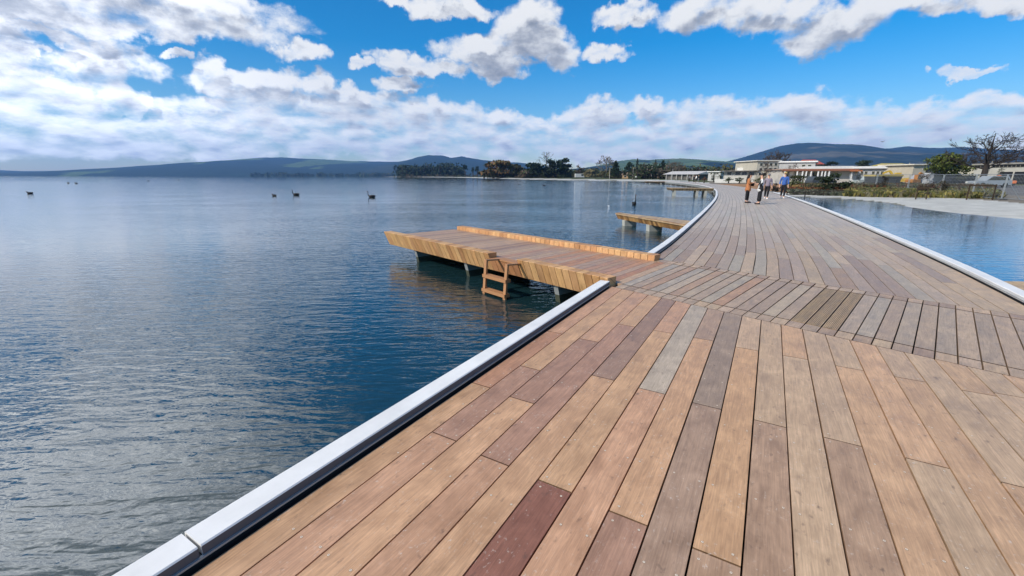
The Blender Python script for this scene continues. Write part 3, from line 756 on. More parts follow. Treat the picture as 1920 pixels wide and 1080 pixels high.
def build_land():
    mb = MB(); azs = [-22 + .3 * i for i in range(int(84 / .3) + 1)] ; rs = [9.0]
    while rs[-1] < 2600: rs.append(rs[-1] * (1.026 if rs[-1] < 60 else 1.045 if rs[-1] < 150 else 1.07))
    na, nr = len(azs), len(rs); P = []; Q = []
    for a in azs:
        for r in rs:
            x, y = r * sin(radians(a)), r * cos(radians(a)); sd = sdist(x, y); P.append((x, y, gh(sd))); Q.append(sd)
    SAND, WET, DIRT, GRASS, ROAD, BARK = (.46, .455, .42), (.20, .19, .15), (.20, .175, .14), (.075, .085, .035), (.15, .145, .14), (.33, .19, .10)
    fs = []; cs = []; Rn = random.Random(2)
    for i in range(na - 1):
        for j in range(nr - 1):
            k = i * nr + j; f = (k, k + 1, k + nr + 1, k + nr); sd = sum(Q[q] for q in f) / 4
            if max(Q[q] for q in f) < -6: continue
            x, y = P[k][0], P[k][1]; r = hypot(x, y); a = azs[i]
            sw = 6.5 if r < 70 else (9 if r < 160 else 14)
            c = WET if sd < .35 else SAND if sd < sw else GRASS
            if r < 110 and a > 36 and sd > sw: c = ROAD if sd > 13 else DIRT
            if r < 140 and 24 < a < 36 and sd > 4 and r > 55: c = BARK if r < 105 else DIRT
            if r > 300: c = GRASS if sd > 14 else SAND
            if a > 40 and r < 40 and sd < 16: c = SAND
            fs.append(f); cs.append(jit(c, .015 if c in (SAND, WET) else .05, Rn))
    mb.add(P, fs, cs); o = mb.build('ground', M['ground'], smooth=True); o['kind'] = 'structure'
build_land()

# ------------------------------------------------------------------ hills
def hill(name, prof, Y, depth, cols, amp=.05, seed=0, rows=16, patch=400.0, sub=8):
    pts = []
    for (x0, y0), (x1, y1) in zip(prof, prof[1:]):
        for k in range(sub):
            u = k / sub; pts.append((x0 + (x1 - x0) * u, y0 + (y1 - y0) * u + mnoise.noise(Vector((x0 * .11 + k * .37, seed, 0))) * .5))
    pts.append(prof[-1])
    mb = MB(); vs = []; n = len(pts)
    for i, (x, y) in enumerate(pts):
        top = pt(x, y, Y)
        for j in range(rows + 1):
            u = j / rows; yy = Y - depth * (1 - u); hh = -1 + (top.z + 1) * (u ** .8) * (1 + amp * 3 * (1 - u) * u * 4 * mnoise.noise(Vector((top.x / Y * 14, u * 3, seed))))
            vs.append((top.x * (yy / Y) ** .3, yy, hh))
        vs.append((top.x, Y + depth * .8, -5))
    m = rows + 2; fs = []; cs = []
    for i in range(n - 1):
        for j in range(m - 1):
            fs.append((i * m + j, i * m + j + 1, (i + 1) * m + j + 1, (i + 1) * m + j)); p = vs[i * m + j]
            q = mnoise.noise(Vector((p[0] / patch, p[2] / patch * 5, seed * 3.1))) + .4 * mnoise.noise(Vector((p[0] / patch * 3, p[2] / patch * 14, seed)))
            cs.append(jit(cols(q, j / rows, pts[i][0]), .08))
    mb.add(vs, fs, cs); o = mb.build(name, M['hill'], smooth=True); o['kind'] = 'structure'
FOREST, PAST, PAST2, BUSH = (.016, .032, .030), (.085, .13, .055), (.14, .16, .075), (.032, .046, .042)
hill('hill', [(-60, 321), (0, 319), (12, 321), (60, 321), (130, 320), (200, 319.5), (260, 318.5), (300, 315), (340, 309), (400, 303), (450, 299), (490, 295.5), (530, 295), (560, 297), (610, 299), (660, 302), (720, 303), (780, 304), (830, 310), (880, 322)], 5200, 2400,
     lambda q, u, x: PAST if (q > .28 and 340 < x < 720) else (PAST2 if q > .42 else FOREST), seed=1, patch=520)
hill('hill', [(690, 318), (720, 310), (745, 303.5), (765, 300), (785, 294), (802, 291), (830, 291.5), (846, 296), (866, 293), (878, 295.5), (905, 300), (935, 303), (975, 305), (1010, 309), (1050, 316), (1080, 322)], 4300, 1500, lambda q, u, x: FOREST if q < .5 else BUSH, seed=2)
hill('hill', [(1010, 324), (1060, 318), (1100, 314), (1140, 307), (1165, 301), (1190, 298.5), (1215, 300), (1245, 298), (1275, 297), (1310, 299), (1340, 301.5), (1375, 304), (1420, 308), (1470, 316)], 2700, 1300,
     lambda q, u, x: FOREST if (q < -.18 or (u < .5 and x > 1240)) else PAST if q < .35 else PAST2, seed=3, patch=150)
hill('hill', [(1290, 322), (1330, 309), (1370, 301), (1402, 293), (1432, 283), (1462, 274), (1492, 269), (1520, 267.5), (1550, 269), (1582, 273.5), (1602, 277.5), (1650, 280), (1682, 276.5), (1702, 274), (1722, 277), (1762, 277.5), (1802, 275.5), (1842, 278), (1892, 283), (1922, 282), (1990, 284), (2080, 288)], 3600, 2000,
     lambda q, u, x: FOREST if (q < .12 or u > .72) else BUSH if q < .4 else (.09, .085, .06), seed=4, patch=140)

def treeline(name, x0, x1, Y, h0, h1, base, cols, n, r=R, zb=-.4):
    mb = MB()
    for i in range(n):
        x = r.uniform(x0, x1); h = r.uniform(h0, h1) * (.75 + .5 * mnoise.noise(Vector((x * .06, 3.3, Y))) ); P_ = pt(x, 331, Y + r.uniform(-.03, .05) * Y); c = r.choice(cols)
        for k in range(26 if Y < 1500 else 11):
            u = r.random() ** .8
            mb.leaf((P_.x + r.gauss(0, h * .38), P_.y + r.gauss(0, h * .3), zb + h * u), h * (.24 if Y < 1500 else .5) * (1.1 - u * .6), jit(c, .25, r), r)
        mb.tube([(P_.x, P_.y, zb - 1), (P_.x, P_.y, zb + h * .8)], h * .04, (.04, .03, .025), 4)
    o = mb.build(name, M['leaf']); o['kind'] = 'stuff'; o['label'] = base
DG, MG, OL, BR, OR = (.022, .036, .018), (.05, .072, .03), (.085, .085, .035), (.10, .075, .05), (.17, .10, .04)
rr = random.Random(3)
def band(name, prof, Y, col, seed):
    """low far shore land with a bushy top"""
    mb = MB(); vs = []; fs = []; cs = []
    n = len(prof)
    for x, y in prof:
        t_ = pt(x, y, Y); vs += [(t_.x, Y, -2), (t_.x, Y + 20, t_.z), (t_.x, Y + 300, -2)]
    for i in range(n - 1):
        for j in range(2): fs.append((i * 3 + j, i * 3 + j + 1, i * 3 + 4 + j, i * 3 + 3 + j)); cs.append(jit(col, .15))
    mb.add(vs, fs, cs); o = mb.build(name, M['leaf']); o['kind'] = 'structure'
band('far_shore', [(-80 + 20 * i, 328.6 + .7 * mnoise.noise(Vector((i * .7, 0, 0)))) for i in range(46)], 3300, (.05, .07, .04), 1)
treeline('far_shore_trees', -60, 480, 3250, 6, 12, 'distant tree cover along the far shore', [DG, DG, MG], 260, rr)
treeline('far_shore_trees', 470, 770, 2100, 10, 22, 'darker tree cover along the shore below the blue hills', [DG, MG, DG, OL], 260, rr)
treeline('wooded_point', 752, 862, 760, 14, 25, 'dark wood on the low point reaching into the lake', [DG, DG, (.03, .04, .024)], 210, rr)
treeline('shore_scrub', 745, 930, 720, 2.5, 6, 'tawny scrub and reeds along the foot of the wooded point', [OL, BR, (.16, .12, .07), MG], 160, rr)
treeline('background_trees', 1180, 1420, 225, 3.5, 8, 'olive brown tree belt right behind the pavilion and the white cottage', [OL, BR, MG, DG, (.09, .08, .05)], 200, rr, .2)
treeline('background_trees', 1250, 1480, 330, 4, 10, 'mixed dark tree cover behind the low white buildings', [DG, BR, MG, (.06, .045, .035)], 200, rr)
treeline('background_trees', 1480, 1960, 300, 4, 9, 'mixed tree cover between the buildings and the forested hill', [DG, BR, MG, (.07, .06, .045)], 240, rr)
treeline('background_trees', 905, 1100, 345, 3, 8, 'olive and brown undergrowth between the trees at the end of the beach', [OL, BR, MG, DG], 260, rr, .6)
treeline('background_trees', 1140, 1255, 268, 2.5, 6.5, 'brown twiggy undergrowth around the pale poles', [BR, (.08, .07, .055), OL, DG], 220, rr, .4)
treeline('background_trees', 1050, 1260, 420, 4, 9, 'scrubby tree cover behind the conifers of the beach', [OL, BR, MG, DG], 240, rr, .6)

# ------------------------------------------------------------------ trees
def leafy(label, x, yb, yt, Y, wpx, col, name='tree', cat='tree', n=420, lobes=9, leaf=.09, trunk=.3, open_=0.0, alt=None, seed=0, trunk_h=.3, group=None):
    r = random.Random(seed * 31 + int(x)); b = pt(x, yb, Y); t_ = pt(x, yt, Y); Hh = t_.z - b.z; W = wpx / F * Y * .97
    o = thing(name, label, cat, b, group=group)
    m = MB(); m.tube([(0, 0, -.3), (W * .02, 0, Hh * .3), (-W * .02, 0, Hh * .7)], [trunk * .5, trunk * .38, trunk * .12], (.06, .048, .036), 7)
    for k in range(5):
        a = r.uniform(0, 2 * pi); z0 = Hh * r.uniform(.2, .5); m.tube([(0, 0, z0), (cos(a) * W * .22, sin(a) * W * .2, z0 + Hh * .22)], [trunk * .22, trunk * .06], (.06, .048, .036), 5)
    m.build('trunk', M['bark'], o)
    m = MB(); L_ = []
    for k in range(lobes):
        a = r.uniform(0, 2 * pi); rad = sqrt(r.random()) * .36; z = r.uniform(trunk_h, .86)
        k_ = 1 - .55 * max(0, z - .5) * 2
        L_.append((cos(a) * rad * W * k_, sin(a) * rad * W * k_, z * Hh, W * r.uniform(.13, .24), Hh * r.uniform(.10, .18), r.uniform(.65, 1.35)))
    L_.append((0, 0, Hh * .86, W * .14, Hh * .14, 1.1)); L_.append((0, 0, Hh * (trunk_h + .25), W * .3, Hh * .22, .8))
    n = int(n * 1.9); leaf *= .66
    for i in range(n):
        cx, cy, cz, rx, rz, sh = r.choice(L_)
        d = Vector((r.gauss(0, 1), r.gauss(0, 1), r.gauss(0, 1))).normalized() * (r.random() ** .45)
        c = col if not alt or r.random() < .72 else alt
        m.leaf((cx + d.x * rx, cy + d.y * rx, max(.1, cz + d.z * rz)), W * leaf, jit(tuple(v * sh for v in c), .3, r), r)
    m.build('crown', M['leaf'], o); return o
def conifer(label, x, yb, yt, Y, wpx, col, seed=0, n=420, group=None, shape=.8):
    r = random.Random(seed * 17 + int(x)); b = pt(x, yb, Y); Hh = pt(x, yt, Y).z - b.z; W = wpx / F * Y * .97
    o = thing('conifer', label, 'tree', b, group=group)
    m = MB(); m.tube([(0, 0, -.3), (0, 0, Hh * .95)], [W * .05, .03], (.05, .038, .03), 7); m.build('trunk', M['bark'], o)
    m = MB()
    for i in range(n * 2):
        u = r.random() ** .8; z = Hh * (.06 + .94 * u); rad = W * .5 * (1 - u) ** shape * (.75 + .35 * sin(u * 40)) * sqrt(r.uniform(.25, 1)); a = r.uniform(0, 2 * pi)
        m.leaf((cos(a) * rad, sin(a) * rad, z), W * .08, jit(tuple(v * r.uniform(.6, 1.4) for v in col), .2, r), r)
    m.build('crown', M['leaf'], o); return o
def bare(label, x, yb, yt, Y, wpx, col=(.10, .082, .066), seed=0, levels=4, trunk=.28, name='bare_tree', spread=.62, group=None, twig=.018, first=.28):
    r = random.Random(seed * 13 + int(x)); b = pt(x, yb, Y); Hh = pt(x, yt, Y).z - b.z; W = wpx / F * Y * .97
    o = thing(name, label, 'tree', b, group=group)
    tm = MB(); cm = MB()
    tm.tube([(0, 0, -.3), (Hh * .005, 0, Hh * first), (0, 0, Hh * .62), (Hh * .01, 0, Hh * .97)], [trunk * .5, trunk * .4, trunk * .2, twig], col, 8); tm.build('trunk', M['bark'], o)
    def grow(p, d, ln, rad, lev):
        q = p + d * ln * .5 + Vector((r.uniform(-1, 1), r.uniform(-1, 1), r.uniform(-.3, .6))) * ln * .09; e = q + (d + Vector((r.uniform(-.3, .3), r.uniform(-.3, .3), r.uniform(0, .35)))).normalized() * ln * .5
        cm.tube([p, q, e], [rad, rad * .75, rad * .5], jit(col, .15, r), 3 if lev < 2 else 5)
        if lev == 0: return
        for k in range(3 if lev > 1 else 4):
            f = r.choice((q, e, e)); dd = (d + Vector((r.gauss(0, .62), r.gauss(0, .62), r.gauss(.08, .38)))).normalized()
            grow(f, dd, ln * r.uniform(.55, .78), max(rad * .5, twig), lev - 1)
    for k in range(11):
        a = 2.4 * k + r.random() * .6; z = Hh * (first + (.82 - first) * (k / 11)); up_ = r.uniform(.35, .9) + k * .08
        d = Vector((cos(a) * spread, sin(a) * spread, up_ * .6)).normalized()
        grow(Vector((0, 0, z)), d, (W * .24 + Hh * .05) * (1 - .045 * k), trunk * .19 * (1 - .05 * k), levels - 1)
    # fit the crown to its size in height and width
    xs = [v[0] for v in cm.v]; zs = [v[2] for v in cm.v]; kx = W / (max(xs) - min(xs)); z0 = Hh * first; kz = (Hh - z0) / (max(zs) - z0)
    cm.v = [(v[0] * kx, v[1] * kx, (z0 + (v[2] - z0) * kz) if v[2] > z0 else v[2]) for v in cm.v]
    cm.build('branches', M['bark'], o); return o

TG = 'trees standing behind the white beach'
leafy('orange brown autumn tree standing at the left end of the white beach', 935, 332, 301, 330, 76, OR, alt=OL, seed=1, n=520, group=TG, trunk_h=.12)
leafy('olive green bushy tree between the autumn tree and the dark evergreens', 968, 332, 308, 335, 58, OL, alt=BR, seed=2, group=TG, trunk_h=.1)
leafy('broad nearly black evergreen, leftmost of the three beside the bare tops', 1003, 333, 305, 300, 56, DG, seed=3, n=520, group=TG, trunk_h=.08)
leafy('tall nearly black evergreen right under the bare forked treetops', 1031, 333, 298, 300, 46, (.014, .024, .012), seed=4, n=520, group=TG, trunk_h=.06)
leafy('round topped nearly black evergreen standing right of the bare tops', 1059, 332, 296, 300, 48, (.014, .026, .013), seed=5, n=560, group=TG, trunk_h=.06)
bare('slim bare forked tree rising above the dark evergreens', 1024, 320, 283, 330, 46, (.12, .11, .10), seed=6, levels=3, trunk=.9, group=TG, twig=.09, first=.2)
leafy('low mixed bush left of the dark evergreens on the beach edge', 985, 333, 319, 290, 48, BR, alt=MG, seed=7, n=260, name='bush', cat='bush', group=TG, trunk_h=.05)
leafy('pale straw coloured round bush behind the white camper van', 1105, 333, 317, 270, 34, (.24, .20, .10), seed=8, n=260, name='bush', cat='bush', group=TG, trunk_h=.05)
leafy('pale olive bush right of the straw coloured bush', 1127, 333, 320, 268, 22, (.18, .16, .08), seed=9, n=220, name='bush', cat='bush', group=TG, trunk_h=.05)
leafy('brownish loose tree right of the dark evergreens', 1084, 331, 309, 330, 28, BR, alt=OL, seed=10, n=280, group=TG, trunk_h=.1)
bare('large round leafless tree left of the first pointed conifer', 1136, 333, 290, 270, 50, (.17, .15, .125), seed=11, levels=5, trunk=.9, group=TG, twig=.07, spread=.9)
conifer('dark pointed conifer beside the round leafless tree', 1153, 334, 302, 240, 27, DG, 1, group=TG, shape=.6)
leafy('dark round headed evergreen with a clear trunk between two conifers', 1178, 334, 303, 240, 28, (.02, .034, .02), seed=12, n=480, group=TG, trunk_h=.25)
conifer('tall thin blue green conifer above the leafless grove', 1193, 333, 297, 262, 15, (.035, .05, .04), 2, group=TG)
bare('grey leafless tree between the tall thin conifer and the paired poles', 1205, 335, 304, 235, 26, (.12, .10, .085), seed=13, trunk=.5, group=TG, twig=.06)
bare('brown leafless tree just right of the paired poles', 1226, 335, 304, 235, 26, (.10, .08, .065), seed=14, trunk=.5, group=TG, twig=.06)
conifer('thin loose conifer just left of the last dark cone', 1227, 334, 299, 262, 14, (.04, .052, .03), 3, group=TG)
conifer('dark cone shaped conifer nearest the pale pavilion', 1241, 335, 301, 225, 22, DG, 4, group=TG, shape=.55)
bare('wide leafless tree standing over the pale pavilion roof', 1262, 333, 301, 210, 44, (.14, .12, .10), seed=15, levels=5, trunk=.45, group=TG, twig=.055, spread=.9)
conifer('tiny distant conifer tip on the skyline above the pavilion', 1252, 312, 298.5, 420, 5, (.03, .05, .035), 5, n=120)
PG = 'trees at the tip of the wooded point'
for i, (x, yt, w, lb) in enumerate([(872, 308, 15, 'tallest dark umbrella topped pine right of the wooded point'), (887, 313, 9, 'small dark pine between two taller ones off the wooded point'), (895, 311, 11, 'right hand dark pine of three beside the wooded point')]):
    leafy(lb, x, 331.5, yt, 560, w, DG, seed=20 + i, n=170, trunk=1.2, trunk_h=.55, leaf=.14, group=PG)
RG = 'trees around the buildings'
bare('big leafless tree with a stout trunk behind the mesh fence', 1838, 352, 246, 62, 150, (.045, .037, .032), seed=31, levels=5, trunk=.8, twig=.026, spread=1.15, first=.30)
leafy('round yellow green leafy tree in front of the cream gabled building', 1765, 350, 284, 66, 98, (.075, .092, .020), alt=(.035, .052, .016), seed=32, n=1100, lobes=14, leaf=.045, trunk=.4, group=RG, trunk_h=.28)
for i, (x, yt, w, c, lb) in enumerate([(1800, 283, 76, (.075, .056, .042), 'brown leafless tree behind the yellow green tree'), (1895, 281, 80, (.066, .048, .038), 'brown leafless tree at the right edge behind the dark clerestory building'),
        (1450, 279, 74, (.085, .066, .054), 'broad brown leafless tree rising behind the cream two storey block'), (1856, 287, 60, (.06, .05, .04), 'low brown leafless tree right behind the big leafless one')]):
    bare(lb, x, 338, yt, 135 if i != 2 else 150, w, c, seed=40 + i, levels=5, trunk=.5, twig=.05, spread=1.0, group=RG)
bare('small leafless tree in front of the cream two storey block', 1434, 344, 302, 92, 34, (.09, .07, .06), seed=50, trunk=.2, twig=.02, group=RG)
bare('pale twiggy leafless tree against the grey upper wall', 1482, 344, 305, 92, 36, (.20, .175, .16), seed=51, trunk=.18, twig=.02, group=RG)
for i, (x, yb, yt, Y, w, c, lb) in enumerate([(1338, 339, 322, 118, 16, DG, 'round dark green bush in front of the white cottage'), (1350, 339.5, 320, 112, 14, (.02, .035, .016), 'darker upright bush at the left end of the long veranda building'),
        (1562, 361, 324, 46, 70, (.024, .034, .016), 'big dark green shrub beyond the beach, in front of the veranda building'), (1452, 362, 343, 40.5, 24, (.016, .017, .014), 'low black green shrub at the deck edge beside the walker in blue'),
        (1492, 352, 328, 58, 42, (.06, .07, .03), 'olive shrub behind the walker in blue'), (1425, 347, 331, 75, 24, (.055, .07, .03), 'green shrub behind the woman in patterned black and white'),
        (1366, 341, 332, 100, 20, (.06, .075, .035), 'clipped green hedge bush before the left windows of the low white building'), (1386, 342, 332.5, 98, 22, (.05, .07, .035), 'clipped green hedge bush before the right windows of the low white building'),
        (1320, 341, 331, 105, 12, (.14, .07, .04), 'reddish shrub left of the white cottage'), (1604, 354, 327, 54, 16, (.02, .03, .018), 'narrow dark sapling in front of the grey wall with small windows'),
        (1652, 359, 328, 46, 28, (.04, .032, .022), 'dark brown sapling beside the dark skip'), (1733, 364, 325, 39, 30, (.055, .038, .03), 'young tree with reddish foliage tied to its stakes'),
        (1765, 364, 338, 38, 24, (.05, .045, .03), 'thin brown sapling inside the middle stake frame'), (1870, 342, 314, 80, 18, (.04, .05, .028), 'dark green small tree against the pale wall beside the garage opening'),
        (1556, 320, 302, 190, 32, (.016, .026, .016), 'dark tree mass behind the white roof'), (1618, 318, 300, 190, 42, (.026, .04, .022), 'green conifer like tree behind the long white roof')]):
    small = Y < 70
    leafy(lb, x, yb, yt, Y, w, c, seed=60 + i, n=340 if w > 20 else 200, leaf=.075, trunk=.08 if small else .3, name='shrub' if (yb - yt) < 20 or w > 26 else 'tree', cat='shrub' if (yb - yt) < 20 or w > 26 else 'tree', trunk_h=.08 if w > 12 else .3, group='planting on the shore')

# ground cover on the planted bank: stuff
def groundcover():
    for nm, lb, x0, x1, f0, f1, cols, n, hh in (
        ('ground_cover', 'yellow green tussock grass along the back of the beach', 1585, 1876, .06, 1.0, [(.22, .19, .06), (.13, .13, .045), (.09, .10, .04), (.17, .15, .09)], 2600, .42),
        ('ground_cover', 'russet low planting in the bed behind the rail', 1470, 1668, .5, 1.0, [(.17, .05, .025), (.12, .045, .025), (.20, .10, .04), (.06, .055, .03)], 1700, .36),
        ('ground_cover', 'grey green low planting at the edge of the beach', 1480, 1690, .1, .6, [(.09, .10, .07), (.07, .08, .05), (.13, .13, .10)], 1200, .28),
        ('ground_cover', 'tall mixed green and brown planting between the tussock grass and the mesh fence', 1500, 1850, .9, 2.0, [(.06, .065, .03), (.10, .08, .045), (.045, .055, .028), (.13, .11, .06), (.12, .05, .03)], 2400, .62),
        ('ground_cover', 'ochre dry planting beyond the russet bed', 1470, 1600, 1.2, 2.4, [(.30, .20, .08), (.22, .17, .07), (.12, .12, .05)], 900, .5)):
        r = random.Random(int(x0) + n); mb = MB()
        for i in range(int(n * 1.4)):
            x = r.uniform(x0, x1); k = (x - 1470) / 400
            yf = 361.5 + 12.8 * min(1, k ** .9)                  # front edge of the bed on the beach
            A = at(x, yf, -.27); D = r.uniform(f0, f1) * 9
            p = Vector((A.x, A.y, 0)); p += p.normalized() * D; taper = max(0, 1 - max(0, x - 1855) / 25)
            z = gz(p.x, p.y) + .12 * min(1, D / 3); h = hh * r.uniform(.5, 1.2) * (.4 + .6 * taper); a = r.uniform(0, 6.28)
            w = .045 + .075 * r.random(); tx, ty = r.uniform(-.25, .25), r.uniform(-.25, .25); c = jit(r.choice(cols), .25, r)
            for q in range(3):
                a2 = a + q * 2.1
                mb.add([(p.x - cos(a2) * w, p.y - sin(a2) * w, z - .1), (p.x + cos(a2) * w, p.y + sin(a2) * w, z - .1), (p.x + tx + cos(a2) * w * 1.5, p.y + ty + sin(a2) * w * 1.5, z + h), (p.x + tx * 1.4 - cos(a2) * w * .8, p.y + ty * 1.2, z + h * .8)], [(0, 1, 2, 3)], c)
        o = mb.build(nm, M['leaf']); o['kind'] = 'stuff'; o['label'] = lb
groundcover()
# ------------------------------------------------------------------ stake frames, rails, fence
SF = 'wooden stake frames around young trees'
def stake_frame(label, x, yb, Y, w, h, d=.7):
    b = pt(x, yb, Y); z = gz(b.x, b.y); o = thing('stake_frame', label, 'stake frame', (b.x, b.y, z), atan2(-b.x, b.y), group=SF)
    c = (.045, .032, .022)
    for sx, sy in ((-1, 0), (1, 0), (-1, 1), (1, 1)):
        m = MB(); m.bar((sx * w / 2, sy * d, -.3), (sx * w / 2, sy * d, h), .08, .08, jit(c)); m.build('stake', M['bark'], o)
    m = MB(); m.bar((-w / 2 - .05, -.06, h - .08), (w / 2 + .05, -.06, h - .08), .04, .12, c); m.build('crossbar', M['bark'], o)
    m = MB(); m.bar((-w / 2 - .05, d + .06, h - .1), (w / 2 + .05, d + .06, h - .1), .04, .12, c); m.build('crossbar', M['bark'], o)
stake_frame('dark stake frame on the tip of the grassy bank', 1836, 374, 33, 1.35, 1.15, 1.0)
stake_frame('dark stake frame standing left of the frame on the tip of the bank', 1780, 366, 38, 1.05, 1.05, .8)
stake_frame('dark stake frame around the young reddish tree', 1727, 371, 35.5, .62, 1.0, .6)
stake_frame('dark stake frame behind, right of the middle sapling', 1808, 367, 39.5, 1.0, .95, .6)
def rail(label, x0, x1, y, Y, h):
    a, b = pt(x0, y, Y), pt(x1, y, Y); za, zb = gz(a.x, a.y), gz(b.x, b.y)
    o = thing('low_rail', label, 'rail fence'); n = max(2, int((b - a).length / 1.6))
    for i in range(n + 1):
        p = a.lerp(b, i / n); z = za + (zb - za) * i / n; m = MB(); m.bar((p.x, p.y, z - .3), (p.x, p.y, z + h), .07, .07, (.05, .04, .03)); m.build('post', M['bark'], o)
    for q in (h - .06, h * .5):
        m = MB(); m.bar((a.x, a.y, za + q), (b.x, b.y, zb + q), .04, .09, (.06, .048, .036)); m.build('rail', M['bark'], o)
rail('low dark timber rail along the back of the beach', 1476, 1648, 360, 43.5, .55)
rail('pale low rail behind the tussock grass, left of the staked tree', 1668, 1752, 358, 44, .5)
def mesh_fence():
    pts = [(1588, 354, 52), (1640, 357, 47), (1700, 360, 43), (1762, 364, 38.5), (1822, 367, 35.5), (1878, 371, 32.5), (1935, 376, 30)]
    P3 = []
    for x, y, Y in pts:
        b = pt(x, y, Y); P3.append(Vector((b.x, b.y, gz(b.x, b.y))))
    gcol = (.36, .38, .39)
    for i, (a, b) in enumerate(zip(P3, P3[1:])):
        lbs = ['galvanised mesh fence panel farthest left, before the grey wall', 'galvanised mesh fence panel in front of the dark skip', 'galvanised mesh fence panel in front of the yellow excavator', 'galvanised mesh fence panel in front of the white vans',
               'galvanised mesh fence panel in front of the dark car', 'galvanised mesh fence panel in front of the orange machine, at the right edge']
        o = thing('fence_panel', lbs[i], 'fence panel', a, group='temporary mesh fence panels')
        d = b - a; n = d.length; u = d.normalized(); hh = 1.85
        for k in (0.015, .985):
            m = MB(); p = d * k; m.tube([p + Vector((0, 0, -.05)), p + Vector((0, 0, hh))], .024, gcol, 6); m.build('post', M['metal'], o)
        for z in (.12, hh): m = MB(); m.tube([d * .015 + Vector((0, 0, z)), d * .985 + Vector((0, 0, z))], .020, gcol, 5); m.build('rail', M['metal'], o)
        m = MB(); k = .12
        while k < n - .05:
            p = u * k; m.bar(p + Vector((0, 0, .12)), p + Vector((0, 0, hh)), .006, .006, gcol); k += .12
        z = .35
        while z < hh: m.bar(u * .05 + Vector((0, 0, z)), u * (n - .05) + Vector((0, 0, z)), .006, .006, gcol); z += .25
        m.build('mesh', M['metal'], o)
        if i >= 4:
            m = MB(); back = Vector((-u.y, u.x, 0)); m.tube([d * .02 + Vector((0, 0, 1.5)), d * .02 + back * 1.1 + Vector((0, 0, 0))], .02, gcol, 5); m.build('brace', M['metal'], o)
            m = MB(); m.box(d.x * .02 - .3, d.x * .02 + .3, d.y * .02 - .12, d.y * .02 + .12, -.05, .1, (.10, .10, .10)); m.build('foot', M['conc'], o)
mesh_fence()

# ------------------------------------------------------------------ buildings
def frame_of(x0, x1, Y0, Y1, yb=336):
    a, b = pt(x0, yb, Y0), pt(x1, yb, Y1); a.z = b.z = 0; return a, b
def building(name, label, x0, x1, Y0, Y1, h, depth, wall, parts, roof=None, ov=.4, roof_t=.35, roofc=(.62, .62, .61), pitch=0.0):
    """facade runs from photo column x0 (distance Y0) to x1 (distance Y1)"""
    a, b = frame_of(x0, x1, Y0, Y1); L_ = (b - a).length; rz = atan2((b - a).y, (b - a).x)
    o = thing(name, label, 'building', a, rz)
    m = MB(); m.box(0, L_, 0, depth, -.4, h, wall); m.build('wall', M['wall'], o)
    m = MB()
    if pitch:
        m.prism([(-ov, -ov, h), (-ov, depth + ov, h), (-ov, depth / 2, h + pitch)], (L_ + 2 * ov, 0, 0), roofc)
    else: m.box(-ov, L_ + ov, -ov, depth + ov, h + .003, h + roof_t, roofc)
    m.build('roof', M['paint'], o)
    def X(px): return (px - x0) / (x1 - x0) * L_
    for p in parts:
        k = p[0]
        if k == 'window':
            _, xa, xb, z0, z1 = p; fr = MB(); xa, xb = X(xa), X(xb)
            fc = (.5, .5, .48)
            for q in ((xa - .05, xb + .05, z0 - .06, z0), (xa - .05, xb + .05, z1, z1 + .06), (xa - .05, xa, z0, z1), (xb, xb + .05, z0, z1)): fr.box(q[0], q[1], -.05, .02, q[2], q[3], fc)
            w = fr.build('window', M['paint'], o)
            g_ = MB(); g_.box(xa, xb, -.02, .015, z0, z1, (.02, .02, .02)); g_.build('pane', M['glass'], w)
        elif k == 'box':
            _, nm, xa, xb, y0, y1, z0, z1, c = p; q = MB(); q.box(X(xa), X(xb), y0, y1, z0, z1, c); q.build(nm, M['paint'], o)
        elif k == 'post':
            _, xa, w, y0, z1, c = p; q = MB(); q.box(X(xa) - w / 2, X(xa) + w / 2, y0 - w / 2, y0 + w / 2, -.3, z1, c); q.build('post', M['paint'], o)
    return o
CREAM, OFFW, GREYW = (.43, .40, .33), (.5, .5, .48), (.36, .36, .36)
def zh(y, Y): return pt(1600, y, Y).z
